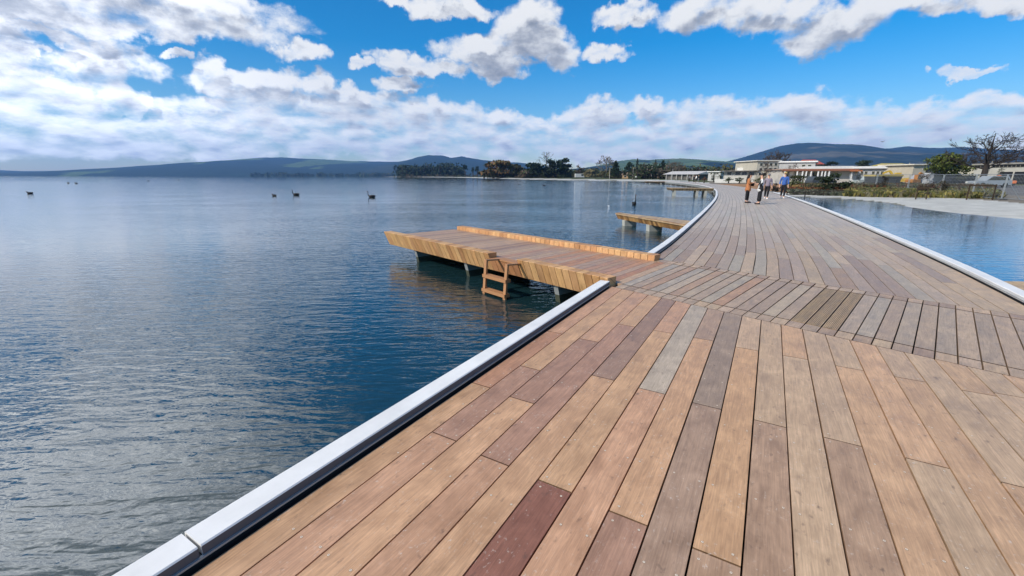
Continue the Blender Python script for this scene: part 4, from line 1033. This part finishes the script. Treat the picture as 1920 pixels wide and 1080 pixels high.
# long grey walled building with small arched windows
Yb = 84
building('long_building', 'long grey walled building with a row of small dark windows and thin white roof', 1598, 1716, 88, 82, zh(316, 85), 14, GREYW,
    [('window', x, x + 5.5, zh(329, 85), zh(321, 85)) for x in (1601, 1612, 1620, 1634, 1642.5, 1651, 1660, 1668, 1677, 1688)] + [('box', 'door_panel', 1606, 1613, -.06, .02, 0, zh(327, 85), (.06, .06, .07)), ('box', 'fascia', 1597, 1716.5, -.42, -.38, zh(317.4, 85), zh(315.6, 85), (.09, .085, .08))], roof_t=.45, roofc=(.58, .58, .57))
building('veranda_building', 'low building with red brown fascia, white veranda posts and white roof', 1462, 1600, 92, 88, zh(318, 90), 12, (.50, .47, .42),
    [('box', 'fascia', 1461, 1601, -1.6, -1.52, zh(320.6, 90), zh(317.2, 90), (.24, .10, .06)), ('box', 'veranda_roof', 1461, 1601, -1.5, -.05, zh(318.6, 90), zh(317.6, 90), (.3, .2, .16))]
    + [('post', x, .22, -1.4, zh(320.6, 90), (.7, .7, .68)) for x in (1466, 1490, 1500, 1507, 1516, 1529, 1536, 1542, 1549, 1590)]
    + [('window', a, b, zh(331, 90), zh(322.5, 90)) for a, b in ((1470, 1478), (1490, 1494), (1510, 1515), (1524, 1533), (1537, 1541), (1543, 1548))]
    + [('box', 'sign_board', 1479.5, 1487, -.09, -.04, zh(328, 90), zh(321.5, 90), (.78, .77, .72)), ('box', 'sign_board', 1496, 1506, -.09, -.04, zh(329, 90), zh(321.5, 90), (.78, .77, .72)), ('box', 'upper_roof', 1515, 1601, 1.2, 9, zh(317.6, 90), zh(311.5, 90), (.6, .6, .58)), ('box', 'entry_canopy', 1585, 1600, -3.4, -1.62, zh(321.5, 88), zh(319.6, 88), (.42, .14, .05))], roof_t=.18, roofc=(.4, .28, .22))
building('two_storey_block', 'cream two storey block with dark window openings behind leafless trees', 1416, 1456, 104, 104, zh(302, 104), 10, CREAM,
    [('window', a, a + 5, zh(y + 5, 104), zh(y, 104)) for a in (1421, 1430, 1439, 1448) for y in (306, 315, 324)] + [('box', 'plinth', 1415, 1457, -.12, -.02, -.3, .5, (.4, .38, .33))], roof_t=.2, roofc=(.6, .58, .52))
building('upper_hall', 'grey upper hall with a flat white roof edge beside the cream block', 1457, 1524, 104, 100, zh(304.5, 102), 14, (.40, .40, .39),
    [('box', 'ledge', 1456.6, 1524.5, -.25, -.05, zh(304.6, 102), zh(303, 102), (.75, .75, .74)), ('window', 1500, 1506, zh(315, 102), zh(309, 102)), ('window', 1511, 1517, zh(315, 102), zh(309, 102))], roof_t=.3, roofc=(.7, .7, .68))
g_ = building('red_gable_house', 'small building with a steep red roof showing above the white roof', 1518, 1537, 118, 118, zh(308, 118), 7, (.16, .13, .10), [('window', 1527, 1533, zh(313, 118), zh(308.5, 118))], pitch=1.3, roofc=(.42, .09, .05))
building('white_terrace_building', 'low white building with wide dark windows between white pillars', 1356, 1418, 112, 104, zh(321, 108), 12, (.42, .41, .38),
    [('window', a, b, zh(328, 108), zh(322, 108)) for a, b in ((1363, 1371), (1379, 1388), (1391, 1400), (1404, 1413))] + [('box', 'eave', 1354, 1419, -1.3, -.06, zh(321.2, 108), zh(320, 108), (.13, .12, .11)), ('box', 'upper_roof', 1368, 1418, 2.5, 9, zh(319.9, 108), zh(314, 108), (.62, .60, .55)), ('box', 'low_wall', 1357, 1404, -3.2, -3.0, -.3, .7, (.5, .49, .46))], roof_t=.16, roofc=(.2, .19, .18))
building('white_cottage', 'small white cottage behind round bushes', 1327, 1350, 140, 138, zh(322.5, 139), 7, (.5, .49, .46), [('window', 1331, 1334, zh(326.5, 139), zh(323.5, 139)), ('window', 1342, 1346, zh(326.5, 139), zh(323.5, 139))], roof_t=.25, roofc=(.7, .69, .66))
building('pavilion', 'long pale roofed pavilion left of the white cottage, dark below its eaves', 1248, 1306, 190, 175, zh(327, 182), 9, (.12, .11, .10), [('post', x, .3, -.8, zh(327, 182), (.4, .38, .35)) for x in (1252, 1262, 1272, 1282, 1292, 1302)], pitch=1.3, ov=1.1, roofc=(.50, .47, .44))
building('tan_shed', 'tawny low shed at the foot of the conifers', 1166, 1186, 250, 248, zh(327.5, 249), 8, (.36, .24, .13), [('window', 1170, 1174, zh(332.5, 249), zh(329, 249)), ('window', 1179, 1183, zh(332.5, 249), zh(329, 249))], pitch=1.2, roofc=(.28, .2, .13))
building('cream_box_building', 'bright cream box shaped building left of the yellow green tree', 1708, 1732, 79, 79, zh(309.5, 79), 7, (.42, .38, .30), [('window', 1726, 1730, zh(319, 79), zh(314, 79)), ('box', 'parapet', 1707.5, 1732.5, -.1, -.02, zh(310.2, 79), zh(309, 79), (.7, .62, .5))], roof_t=.2, roofc=(.6, .55, .45))
gb = building('clerestory_building', 'wide pale building with a dark clerestory strip and black garage openings', 1822, 1990, 92, 74, zh(308, 84), 15, (.46, .44, .39),
    [('box', 'clerestory', 1823, 1989, -.08, -.02, zh(313.2, 83), zh(308.6, 83), (.035, .033, .03)), ('box', 'garage_opening', 1881, 1905, -.07, -.02, 0, zh(322, 82), (.012, .012, .014)), ('box', 'garage_opening', 1909, 1940, -.07, -.02, 0, zh(322, 82), (.012, .012, .014))]
    + [('box', 'clerestory_mullion', x, x + .8, -.13, -.085, zh(313.2, 83), zh(308.6, 83), (.32, .29, .24)) for x in range(1828, 1980, 8)], roof_t=.28, roofc=(.30, .28, .25))
m = MB(); m.hexa([(-7, .02, -.3), (-.02, .02, -.3), (-.02, 9, -.3), (-7, 9, -.3)], [(-7, .02, zh(320, 90)), (-.02, .02, zh(308.6, 90)), (-.02, 9, zh(308.6, 90)), (-7, 9, zh(320, 90))], (.52, .48, .38)); m.build('gable_wing', M['wall'], gb)
building('far_mustard_roof', 'mustard coloured curved roof showing behind the long white roof', 1672, 1706, 150, 150, zh(311, 150), 10, (.4, .38, .3), [('window', 1680, 1686, zh(318, 150), zh(314, 150))], pitch=1.0, roofc=(.36, .30, .09))

# poles
PO = 'tall poles'
for lb, x, yb, yt, Y, r_, c in [('left one of the two pale flagpole like poles before the conifers', 1212, 335.5, 313, 225, .16, (.45, .42, .36)), ('right one of the two pale poles before the conifers', 1221, 335.5, 312.5, 222, .17, (.52, .48, .42)), ('thin pole beside the dark round headed evergreen', 1186, 336, 313, 225, .11, (.4, .38, .34)),
        ('pale post left of the first pointed conifer', 1142.5, 334, 315, 235, .16, (.45, .41, .34)), ('thin pale lamp pole before the pavilion', 1260, 335, 318, 175, .08, (.5, .48, .45)), ('slim white pole on the long white roof', 1697, 345, 306, 92, .05, (.6, .55, .4)), ('leaning pale prop against the big leafless trunk', 1843, 346, 304, 66, .07, (.36, .33, .27))]:
    b = pt(x, yb, Y); t_ = pt(x, yt, Y); o = thing('pole', lb, 'pole', b, group=PO)
    m = MB(); m.tube([(0, 0, -.5), (0 if 'leaning' not in lb else .5, 0, t_.z - b.z)], [r_, r_ * .7], c, 7); m.build('shaft', M['paint'], o)
    m = MB(); m.tube([(0 if 'leaning' not in lb else .5, 0, t_.z - b.z), (0 if 'leaning' not in lb else .5, 0, t_.z - b.z + r_ * 2)], [r_ * 1.3, r_ * .6], c, 7); m.build('cap', M['paint'], o)

# ------------------------------------------------------------------ vehicles
def car(name, label, x, Y, length, height, width, col, rz, kind='car', z=0.0, group='vehicles parked behind the fence'):
    p = pt(x, 345, Y); o = thing(name, label, 'van' if kind == 'van' else 'car', (p.x, p.y, z), rz, group=group)
    l, h, w = length / 2, height, width / 2
    if kind == 'van': low = [(-l, .32), (l, .32), (l, .9), (l - .35, 1.05), (l - 1.0, h * .97), (l - 1.3, h), (-l + .05, h), (-l, h - .15)]; cab = None
    else:
        low = [(-l, .35), (l, .35), (l, .75), (l - .15, h * .55), (l - 1.1, h * .6), (-l + .1, h * .62), (-l, h * .55)]
        cab = [(l - 1.15, h * .58), (l - 1.85, h), (-l + .5, h), (-l + .06, h * .6)]
    m = MB(); m.prism([(x_, -w, z_) for x_, z_ in low], (0, 2 * w, 0), col)
    if cab: m.prism([(x_, -w + .08, z_) for x_, z_ in cab], (0, 2 * w - .16, 0), col)
    m.build('body', M['paint'], o)
    gl = [(l - 1.28, h * .63), (l - 1.88, h - .09), (-l + .62, h - .09), (-l + .3, h * .64)] if cab else [(l - .5, 1.1), (l - 1.05, h * .9), (l - 1.9, h * .9), (l - 1.9, 1.1)]
    for sy in (-1, 1):
        yy = sy * ((w - .08) if cab else w); m = MB(); m.prism([(x_, yy - .006 if sy < 0 else yy + .001, z_) for x_, z_ in gl], (0, .005, 0), (.02, .02, .02)); m.build('window', M['glass'], o)
        for sx in (-l + .75, l - .8):
            m = MB(); n = 14; m.prism([(sx + .34 * cos(2 * pi * k / n), sy * (w - .12) - .11, .34 + .34 * sin(2 * pi * k / n)) for k in range(n)], (0, .24, 0), (.015, .015, .015)); wl = m.build('wheel', M['paint'], o)
            m = MB(); m.prism([(sx + .2 * cos(2 * pi * k / n), sy * (w - .12) + (.122 if sy > 0 else -.127), .34 + .2 * sin(2 * pi * k / n)) for k in range(n)], (0, .005, 0), (.4, .4, .4)); m.build('rim', M['metal'], wl)
        m = MB(); m.box(l - .02, l + .012, sy * w * .72 - .14, sy * w * .72 + .14, .62, .78, (.7, .7, .65)); m.build('headlight', M['paint'], o)
    return o
def zg(x, Y): p = pt(x, 345, Y); return gz(p.x, p.y)
car('parked_suv', 'dark grey estate car parked behind the mesh fence', 1806, 62, 4.6, 1.62, 1.85, (.02, .022, .026), radians(-8), z=zg(1806, 62))
car('parked_car', 'silver grey car parked right of the big leafless trunk', 1852, 60, 4.2, 1.55, 1.8, (.26, .29, .32), radians(172), z=zg(1852, 60))
car('parked_van', 'white van standing below the yellow green tree', 1768, 68, 4.6, 2.0, 1.9, (.36, .37, .38), radians(-6), 'van', z=zg(1768, 68))
car('parked_van', 'white van with its nose behind the reddish young tree', 1731, 74, 4.2, 1.75, 1.85, (.34, .35, .37), radians(175), 'van', z=zg(1731, 74))
car('parked_car', 'pale green white pickup like car before the grey wall', 1628, 74, 4.3, 1.6, 1.8, (.36, .40, .38), radians(178), z=zg(1628, 74))
car('parked_car', 'dark car half hidden by the big dark green shrub', 1538, 74, 4.2, 1.5, 1.8, (.05, .06, .07), radians(2), z=zg(1538, 74))
car('camper_van', 'white camper van parked on the far beach beside the straw coloured bush', 1086, 262, 5.4, 2.4, 2.1, (.48, .48, .46), radians(6), 'van', z=.3, group='vehicles by the lake')
def excavator(label, x, Y, col, rz, sc=1.0):
    p = pt(x, 345, Y); o = thing('excavator', label, 'excavator', (p.x, p.y, gz(p.x, p.y)), rz, group='yellow and orange site machines')
    o.scale = (sc, sc, sc)
    for sy in (-1, 1):
        m = MB(); m.prism([(-1.3, sy * .75 - .2, .1), (-1.1, sy * .75 - .2, 0), (1.1, sy * .75 - .2, 0), (1.3, sy * .75 - .2, .1), (1.35, sy * .75 - .2, .4), (1.15, sy * .75 - .2, .58), (-1.15, sy * .75 - .2, .58), (-1.35, sy * .75 - .2, .4)], (0, .4, 0), (.02, .02, .02)); m.build('track', M['paint'], o)
    m = MB(); m.prism([(-1.5, -.85, .7), (1.0, -.85, .7), (1.0, -.85, 1.2), (-.2, -.85, 1.3), (-1.4, -.85, 1.5), (-1.6, -.85, 1.2)], (0, 1.7, 0), col); m.box(-.5, .5, -.5, .5, .5, .72, (.03, .03, .03)); m.build('body', M['paint'], o)
    m = MB(); m.prism([(-.2, -.8, 1.2), (.95, -.8, 1.2), (.85, -.8, 2.3), (.6, -.8, 2.55), (-.2, -.8, 2.55)], (0, .8, 0), col); cb = m.build('cab', M['paint'], o)
    m = MB(); m.prism([(-.05, -.812, 1.5), (.82, -.812, 1.5), (.74, -.812, 2.3), (-.05, -.812, 2.4)], (0, .01, 0), (.02, .02, .02)); m.build('window', M['glass'], cb)
    m = MB(); m.bar((.8, .3, 1.2), (2.0, .3, 2.9), .3, .35, col); m.bar((2.0, .3, 2.95), (3.0, .3, 2.5), .28, .3, col); m.build('boom', M['paint'], o)
    m = MB(); m.bar((3.0, .3, 2.6), (3.1, .3, 1.0), .22, .25, col); m.build('arm', M['paint'], o)
    m = MB(); m.prism([(2.7, 0, 1.0), (3.3, 0, 1.05), (3.35, 0, .5), (3.0, 0, .3), (2.65, 0, .5)], (0, .6, 0), (.05, .05, .05)); m.build('bucket', M['paint'], o)
excavator('yellow excavator behind the mesh fence, left of the orange one', 1684, 76, (.50, .33, .04), radians(160), .82)
excavator('orange excavator with raised boom left of the yellow green tree', 1712, 73, (.36, .15, .03), radians(15), .7)
excavator('small orange machine behind the fence before the black garage opening', 1888, 70, (.58, .16, .05), radians(150), .55)
o = thing('skip', 'dark grey skip container with a yellow top edge behind the brown sapling', 'skip', pt(1653, 345, 70) * 1.0, radians(4)); o.location.z = zg(1653, 70)
m = MB(); m.hexa([(-2, -.9, .15), (2, -.9, .15), (2, .9, .15), (-2, .9, .15)], [(-2.3, -1, 1.5), (2.3, -1, 1.5), (2.3, 1, 1.5), (-2.3, 1, 1.5)], (.05, .055, .06)); sk_ = m.build('bin', M['paint'], o)
m = MB(); m.box(-2.35, 2.35, -1.06, 1.06, 1.503, 1.75, (.38, .30, .10)); m.build('top_edge', M['paint'], o)
for q in (-1.4, 0, 1.4):
    m = MB(); m.bar((q, -.93, .2), (q, -1.03, 1.48), .1, .06, (.04, .045, .05)); m.build('rib', M['paint'], o)

# ------------------------------------------------------------------ people
def skin_obj(name, verts, edges, rad, m, parent, sub=2, root=0):
    me = bpy.data.meshes.new(name); bm = bmesh.new(); lay = bm.verts.layers.skin.verify(); vs = []
    for i, (p, r) in enumerate(zip(verts, rad)):
        v = bm.verts.new(p); v[lay].radius = r if isinstance(r, tuple) else (r, r); v[lay].use_root = (i == root); vs.append(v)
    for a, b in edges: bm.edges.new((vs[a], vs[b]))
    bm.to_mesh(me); bm.free(); me.materials.append(m)
    o = bpy.data.objects.new(name, me); COL.objects.link(o); o.parent = parent
    k = o.modifiers.new('skin', 'SKIN'); k.use_smooth_shade = True; k.branch_smoothing = .5
    q = o.modifiers.new('sub', 'SUBSURF'); q.levels = sub; q.render_levels = sub
    return o
def chain(n, start=0): return [(start + i, start + i + 1) for i in range(n - 1)]
def person(label, loc, rz, h, legs, arms, top, low, hair, shoes, coat=None, long_hair=False, cap=None, detail=True, group=None, wide=False, lean=0.0, head_dip=0.0, skirt=None):
    """faces local -Y. legs: ((knee dx,dy),(foot dx,dy)) left and right; arms: elbow and hand offsets from the shoulder"""
    o = thing('person', label, 'person', loc, rz, group=group); k = h / 1.70
    def V(x, y, z): return Vector((x * k, (y - lean * z) * k, z * k))
    pel, wst, chest, neck = V(0, 0, .93), V(0, .0, 1.08), V(0, .01, 1.28), V(0, .01, 1.43)
    chin, head, crown = V(0, -.015 - head_dip, 1.50), V(0, -.01 - head_dip, 1.59), V(0, .0 - head_dip, 1.655)
    verts = [pel, wst, chest, neck, chin, head, crown]; E = [(0, 1), (1, 2), (2, 3), (3, 4), (4, 5), (5, 6)]
    rad = [(.135, .10), (.12, .09), (.15, .10), (.052, .052), (.062, .075), (.076, .092), (.05, .06)]
    hands = []; feet = []; knees = []
    for sd, lg in ((-1, legs[0]), (1, legs[1])):
        hip = V(sd * .09, 0, .86); kn = V(sd * .10 + lg[0][0], lg[0][1], .49 + lg[0][2] if len(lg[0]) > 2 else .49); an = V(sd * .10 + lg[1][0], lg[1][1], .08 + (lg[1][2] if len(lg[1]) > 2 else 0)); toe = an + V(sd * .02, -.17, -.045 + lean * 0)
        toe = Vector((an.x + sd * .02 * k, an.y - .17 * k, an.z - .045 * k))
        i = len(verts); verts += [hip, kn, an, toe]; E += [(0, i), (i, i + 1), (i + 1, i + 2), (i + 2, i + 3)]; rad += [(.085, .09), .057, .038, (.036, .028)]
        feet.append((an, toe)); knees.append((hip, kn))
    for sd, ar in ((-1, arms[0]), (1, arms[1])):
        sh = V(sd * .17, .01, 1.38); el = sh + Vector(ar[0]) * k; hd = sh + Vector(ar[1]) * k
        d = (hd - el).normalized(); i = len(verts); verts += [sh, el, hd, hd + d * .09 * k]; E += [(2, i), (i, i + 1), (i + 1, i + 2), (i + 2, i + 3)]; rad += [.05, .038, .027, (.034, .018)]
        u = d.cross(Vector((0, 0, 1)));
        if u.length < .1: u = Vector((1, 0, 0))
        u.normalize(); hands.append((hd, hd + d * .08 * k, d, u, sh, el))
        if detail:
            for q in range(4):                       # fingers, unequal and slightly curled
                a0 = hd + d * .085 * k + u * (q - 1.5) * .017 * k; j = len(verts); ln = (.055, .07, .066, .05)[q] * k
                verts += [a0 + d * ln * .5, a0 + d * ln + Vector((0, -.012, -.02)) * k]; E += [(i + 3, j), (j, j + 1)]; rad += [.0085, .0075]
            j = len(verts); verts += [hd + d * .04 * k + u * .038 * k, hd + d * .075 * k + u * .05 * k]; E += [(i + 2, j), (j, j + 1)]; rad += [.011, .009]
    rad = [tuple(x * k for x in r) if isinstance(r, tuple) else r * k for r in rad]
    skin_obj('body', verts, E, rad, M['skin'], o, 1)
    # trousers and shoes
    tv = [pel, V(0, 0, 1.10)]; te = [(0, 1)]; tr = [(.15, .115), (.135, .10)]
    for (hip, kn), (an, toe) in zip(knees, feet):
        i = len(tv); up_ = an + (kn - an) * .12; w = (.078, .07) if not wide else (.10, .105)
        tv += [hip, kn, up_]; te += [(0, i), (i, i + 1), (i + 1, i + 2)]; tr += [(.10, .105), w[0], w[1] * (.7 if not wide else 1)]
    skin_obj('trousers', tv, te, [tuple(x * k for x in r) if isinstance(r, tuple) else r * k for r in tr], low, o, 1)
    for an, toe in feet: skin_obj('shoe', [an + Vector((0, .045 * k, -.02 * k)), an + Vector((0, 0, -.03 * k)), toe + Vector((0, -.03 * k, 0))], chain(3), [(.042 * k, .05 * k), (.045 * k, .05 * k), (.042 * k, .034 * k)], shoes, o, 1, 1)
    # top / coat
    hem = .82 if coat is None else coat
    cv = [V(0, .0, hem), V(0, 0, (hem + 1.12) / 2), V(0, 0, 1.12), chest, V(0, .01, 1.40)]; ce = chain(5)
    cr = [(.165, .13), (.165, .13), (.15, .12), (.175, .13), (.09, .08)]
    if coat: cr[0] = (.23, .20); cr[1] = (.20, .17)
    for hd, he, d, u, sh, el in hands:
        i = len(cv); cv += [sh, el, el + (hd - el) * .86]; ce += [(3, i), (i, i + 1), (i + 1, i + 2)]; cr += [.075, .058, .046]
    skin_obj('coat' if coat else 'jumper', cv, ce, [tuple(x * k for x in r) if isinstance(r, tuple) else r * k for r in cr], top, o, 1, 3)
    # hair, face
    m = MB(); hc = (head.x, head.y + .026 * k, head.z + .028 * k); m.blob(hc, .088 * k, .098 * k, .098 * k, (.1, .1, .1), 14, 9, .12, 3)
    if long_hair:
        m.tube([(0, head.y + .05 * k, head.z + .05 * k), (0, head.y + .09 * k, head.z - .1 * k), (0, head.y + .13 * k, head.z - .3 * k), (0, head.y + .14 * k, head.z - .5 * k)], [.075 * k, .085 * k, .075 * k, .02 * k], (.1, .1, .1), 10)
    elif wide: m.blob((0, head.y + .13 * k, head.z + .06 * k), .045 * k, .045 * k, .045 * k, (.1, .1, .1), 10, 6)
    m.build('hair', hair, o, True)
    if detail:
        m = MB(); fy = head.y - .09 * k
        m.blob((0, fy - .012 * k, head.z - .02 * k), .012 * k, .02 * k, .02 * k, (.35, .2, .15), 6, 4); m.build('nose', M['skin'], o, True)
        for sx in (-1, 1):
            m = MB(); m.blob((sx * .03 * k, fy + .006 * k, head.z + .008 * k), .010 * k, .007 * k, .006 * k, (.02, .02, .02), 6, 4); m.build('eye', M['black_cloth'], o, True)
            m = MB(); m.blob((sx * .078 * k, head.y, head.z - .01 * k), .008 * k, .018 * k, .028 * k, (.35, .2, .15), 6, 4); m.build('ear', M['skin'], o, True)
        m = MB(); m.blob((0, fy + .008 * k, head.z - .055 * k), .022 * k, .008 * k, .006 * k, (.3, .1, .1), 6, 4); m.build('mouth', M['beak'], o, True)
    if cap:
        m = MB(); c = crown; m.blob((c.x, c.y + .005, c.z - .005 * k), .095 * k, .105 * k, .07 * k, (.3, .3, .3), 12, 6); m.box(-.075 * k, .075 * k, c.y - .19 * k, c.y - .05 * k, c.z - .03 * k, c.z - .015 * k, (.3, .3, .3)); m.build('cap', cap, o)
    return o
PP = 'people on the boardwalk'
def foot(x, y): p = at(x, y, 0); return (p.x, p.y, .0)
def face_to(x, y, ang):                     # ang 0: faces the camera, 90: faces right in the photo
    p = at(x, y, 0); return atan2(-p.x, p.y) + radians(ang)
def patterned():
    m, t, b = nt('black_white_print'); L = t.links.new; tc = N(t, 'ShaderNodeTexCoord')
    v = N(t, 'ShaderNodeTexVoronoi', i_Scale=7.0); L(tc.outputs['Object'], v.inputs['Vector'])
    r = ramp(t, [(.54, (.012, .012, .014)), (.58, (.6, .6, .6))]); L(v.outputs['Distance'], r.inputs[0]); L(r.outputs[0], b.inputs['Base Color']); b.inputs['Roughness'].default_value = .85
    return m
M['print'] = patterned()
stand = (((0, 0), (0, 0)), ((0, 0), (0, 0)))
pa = person('woman with long dark hair in a tan orange coat and black leggings, facing right', foot(1399, 380.5), face_to(1399, 380, 90), 1.63, (((-.02, .03), (-.03, .04)), ((.02, -.04), (.02, -.06))), (((-.04, -.02, -.27), (.10, -.22, -.22)), ((.04, -.03, -.27), (-.06, -.24, -.2))),
       M['orange_coat'], M['black_cloth'], M['hair_dark'], M['black_cloth'], coat=.60, long_hair=True, group=PP, head_dip=.03)
pb = person('woman in a black and white patterned top and wide black trousers, facing left', foot(1422, 383), face_to(1422, 383, -80), 1.62, stand, (((-.05, 0, -.27), (.02, -.2, -.3)), ((.05, -.02, -.27), (.0, -.22, -.24))),
       M['print'], M['black_cloth'], M['hair_dark'], M['black_cloth'], coat=.64, group=PP, wide=True)
person('walker in a mauve grey top and dark trousers, stepping behind the patterned top', foot(1436, 373.5), face_to(1436, 373, 10), 1.62, (((.03, .12), (.06, .30, .03)), ((-.04, -.10), (-.07, -.12))), (((-.06, .06, -.27), (-.08, -.04, -.5)), ((.06, .03, -.27), (.08, -.05, -.5))),
       M['mauve'], M['black_cloth'], M['hair_fair'], M['shoe'], group=PP, cap=M['grey_cloth'], lean=-.03)
person('walker in a bright blue jumper, black trousers and a straw coloured cap', foot(1466, 372), face_to(1466, 372, 4), 1.74, (((.03, .05), (.03, .22, .03)), ((-.01, -.08), (-.02, -.06))), (((-.055, .05, -.28), (-.07, .0, -.52)), ((.055, -.04, -.28), (.07, -.10, -.52))),
       M['blue'], M['black_cloth'], M['hair_fair'], M['shoe'], group=PP, cap=M['cap'])
hb_ = thing('handbag', 'dark shoulder bag held in front of the tan orange coat', 'bag', (foot(1404, 380.5)[0] + .02, foot(1404, 380.5)[1], .93), face_to(1399, 380, 90))
m = MB(); m.hexa([(-.06, -.15, 0), (.06, -.15, 0), (.06, .13, 0), (-.06, .13, 0)], [(-.04, -.12, .2), (.04, -.12, .2), (.04, .1, .2), (-.04, .1, .2)], (.015, .012, .012)); m.build('pouch', M['cloth'], hb_)
m = MB(); m.tube([(0, -.1, .19), (0, -.06, .36), (0, .04, .36), (0, .08, .19)], .012, (.015, .012, .012), 6); m.build('strap', M['cloth'], hb_)
# far group
FG = 'far off group at the bend of the boardwalk'
for i, (x, y, top, low, hair, lb) in enumerate([(1292.5, 341, 'grey_cloth', 'black_cloth', 'hair_dark', 'far off person in a pale grey top, left side of the group at the bend'), (1300.5, 341.6, 'black_cloth', 'black_cloth', 'hair_dark', 'far off person all in black, in the middle of the group at the bend'), (1304.5, 342, 'shoe', 'black_cloth', 'hair_dark', 'far off person in a white top among the group at the bend'),
        (1309, 341.6, 'black_cloth', 'grey_cloth', 'hair_fair', 'far off person in a black top and grey trousers, right side of the group')]):
    person(lb, foot(x, y), face_to(x, y, [20, 150, -70, 80][i]), 1.68, stand, (((-.08, 0, -.27), (-.1, -.1, -.45)), ((.08, 0, -.27), (.1, -.1, -.45))), M[top], M[low], M[hair], M['black_cloth'], detail=False, group=FG)
for i, (x, lb, top) in enumerate([(1187, 'tiny figure in dark clothes standing on the far white beach', 'black_cloth'), (1192, 'tiny figure in a pale top standing on the far white beach', 'shoe')]):
    p = pt(x, 337, 195); person(lb, (p.x, p.y, gz(p.x, p.y)), 0, 1.75, stand, (((-.08, 0, -.27), (-.1, -.1, -.45)), ((.08, 0, -.27), (.1, -.1, -.45))), M[top], M['black_cloth'], M['hair_dark'], M['black_cloth'], detail=False, group='figures on the far beach')

# ------------------------------------------------------------------ birds
def swan(label, x, y, sc, rz, neck=1.0, group='black swans on the lake'):
    p = at(x, y, WZ); o = thing('black_swan', label, 'swan', (p.x, p.y, WZ), rz, group=group); o.scale = (sc,) * 3
    v = [(0, 0, .08), (.28, 0, .10), (.48, 0, .18), (-.22, 0, .10), (-.36, 0, .2 * neck), (-.40, 0, .42 * neck), (-.36, 0, .60 * neck), (-.42, 0, .68 * neck), (-.50, 0, .64 * neck)]
    e = [(0, 1), (1, 2), (0, 3), (3, 4), (4, 5), (5, 6), (6, 7), (7, 8)]
    skin_obj('body', v, e, [(.17, .19), (.13, .13), .03, (.13, .14), .055, .04, .036, .045, .038], M['feather'], o, 2)
    m = MB(); m.tube([(-.52, 0, .64 * neck), (-.60, 0, .61 * neck)], [.024, .008], (.3, .05, .04), 6); m.build('bill', M['beak'], o)
    for sy in (-1, 1):
        m = MB(); m.blob((.1, sy * .12, .17), .28, .06, .10, (.012, .012, .012), 8, 5); m.build('wing', M['feather'], o, True)
    return o
swan('black swan with curved neck, right of the other birds on the open lake', 697, 370, .85, .1)
swan('black swan with a thin raised neck beside the floating dark duck', 555, 366, .85, .05)
swan('black swan with upright neck swimming nearest the boardwalk', 1189, 384, .82, 1.5, 1.35)
def duck(label, x, y, sc, m_='feather', group='birds floating far out on the lake'):
    p = at(x, y, WZ); o = thing('water_bird', label, 'water bird', (p.x, p.y, WZ), R.uniform(-.5, .5), group=group); o.scale = (sc,) * 3
    skin_obj('body', [(0, 0, .05), (.2, 0, .07), (.32, 0, .13), (-.15, 0, .07), (-.2, 0, .18), (-.23, 0, .24)], [(0, 1), (1, 2), (0, 3), (3, 4), (4, 5)], [.12, .09, .02, .1, .045, .055], M[m_], o, 2)
    m = MB(); m.tube([(-.27, 0, .235), (-.35, 0, .22)], [.02, .008], (.2, .12, .03), 5); m.build('bill', M['beak'], o)
duck('dark duck floating left of the black swan pair', 514, 367.5, 1.0)
duck('dark bird sitting low near the left edge of the lake', 56, 363, 1.1)
duck('left one of two tiny dark birds near the far left shore', 128, 343.5, 1.3)
duck('right one of two tiny dark birds near the far left shore', 143, 344, 1.3)
duck('tiny dark bird alone below the low far hills', 278, 339.5, 1.4)
duck('tiny dark bird farthest out toward the left hills', 335, 337.8, 1.5)
duck('tiny dark bird before the dark evergreens, right one of two', 1020, 348.5, 1.2)
duck('tiny dark bird before the autumn tree', 973, 346.5, .9)
duck('small white gull floating left of the upright black swan', 1141, 386.5, .24, 'white', None)
def flying_bird():
    p = pt(1654, 266, 60); o = thing('flying_bird', 'grey bird gliding in front of the clouds above the forested hill', 'bird', p, .4)
    skin_obj('body', [(0, 0, 0), (.15, 0, 0), (.25, 0, .01), (-.12, 0, .02), (-.2, 0, .03)], [(0, 1), (1, 2), (0, 3), (3, 4)], [.05, .03, .02, .04, .02], M['grey_cloth'], o, 1)
    for sy in (-1, 1):
        m = MB(); m.hexa([(-.08, sy * .03, .0), (.08, sy * .03, 0), (.05, sy * .3, .1), (-.05, sy * .3, .1)], [(-.08, sy * .03, .015), (.08, sy * .03, .012), (.05, sy * .3, .108), (-.05, sy * .3, .11)], (.2, .2, .2)); m.build('wing', M['cloth'], o)
flying_bird()

# ------------------------------------------------------------------ haze
def haze():
    m = bpy.data.materials.new('haze'); m.use_nodes = True; t = m.node_tree; t.nodes.clear()
    v = N(t, 'ShaderNodeVolumePrincipled'); v.inputs['Color'].default_value = (.22, .48, 1, 1); v.inputs['Density'].default_value = 1.1e-4; v.inputs['Anisotropy'].default_value = .1
    out = N(t, 'ShaderNodeOutputMaterial'); t.links.new(v.outputs[0], out.inputs['Volume'])
    mb = MB(); mb.box(-9500, 6500, -500, 9500, -7, 620, (1, 1, 1)); o = mb.build('haze', m); o['kind'] = 'stuff'; o['label'] = 'thin blue haze over the lake'
haze()
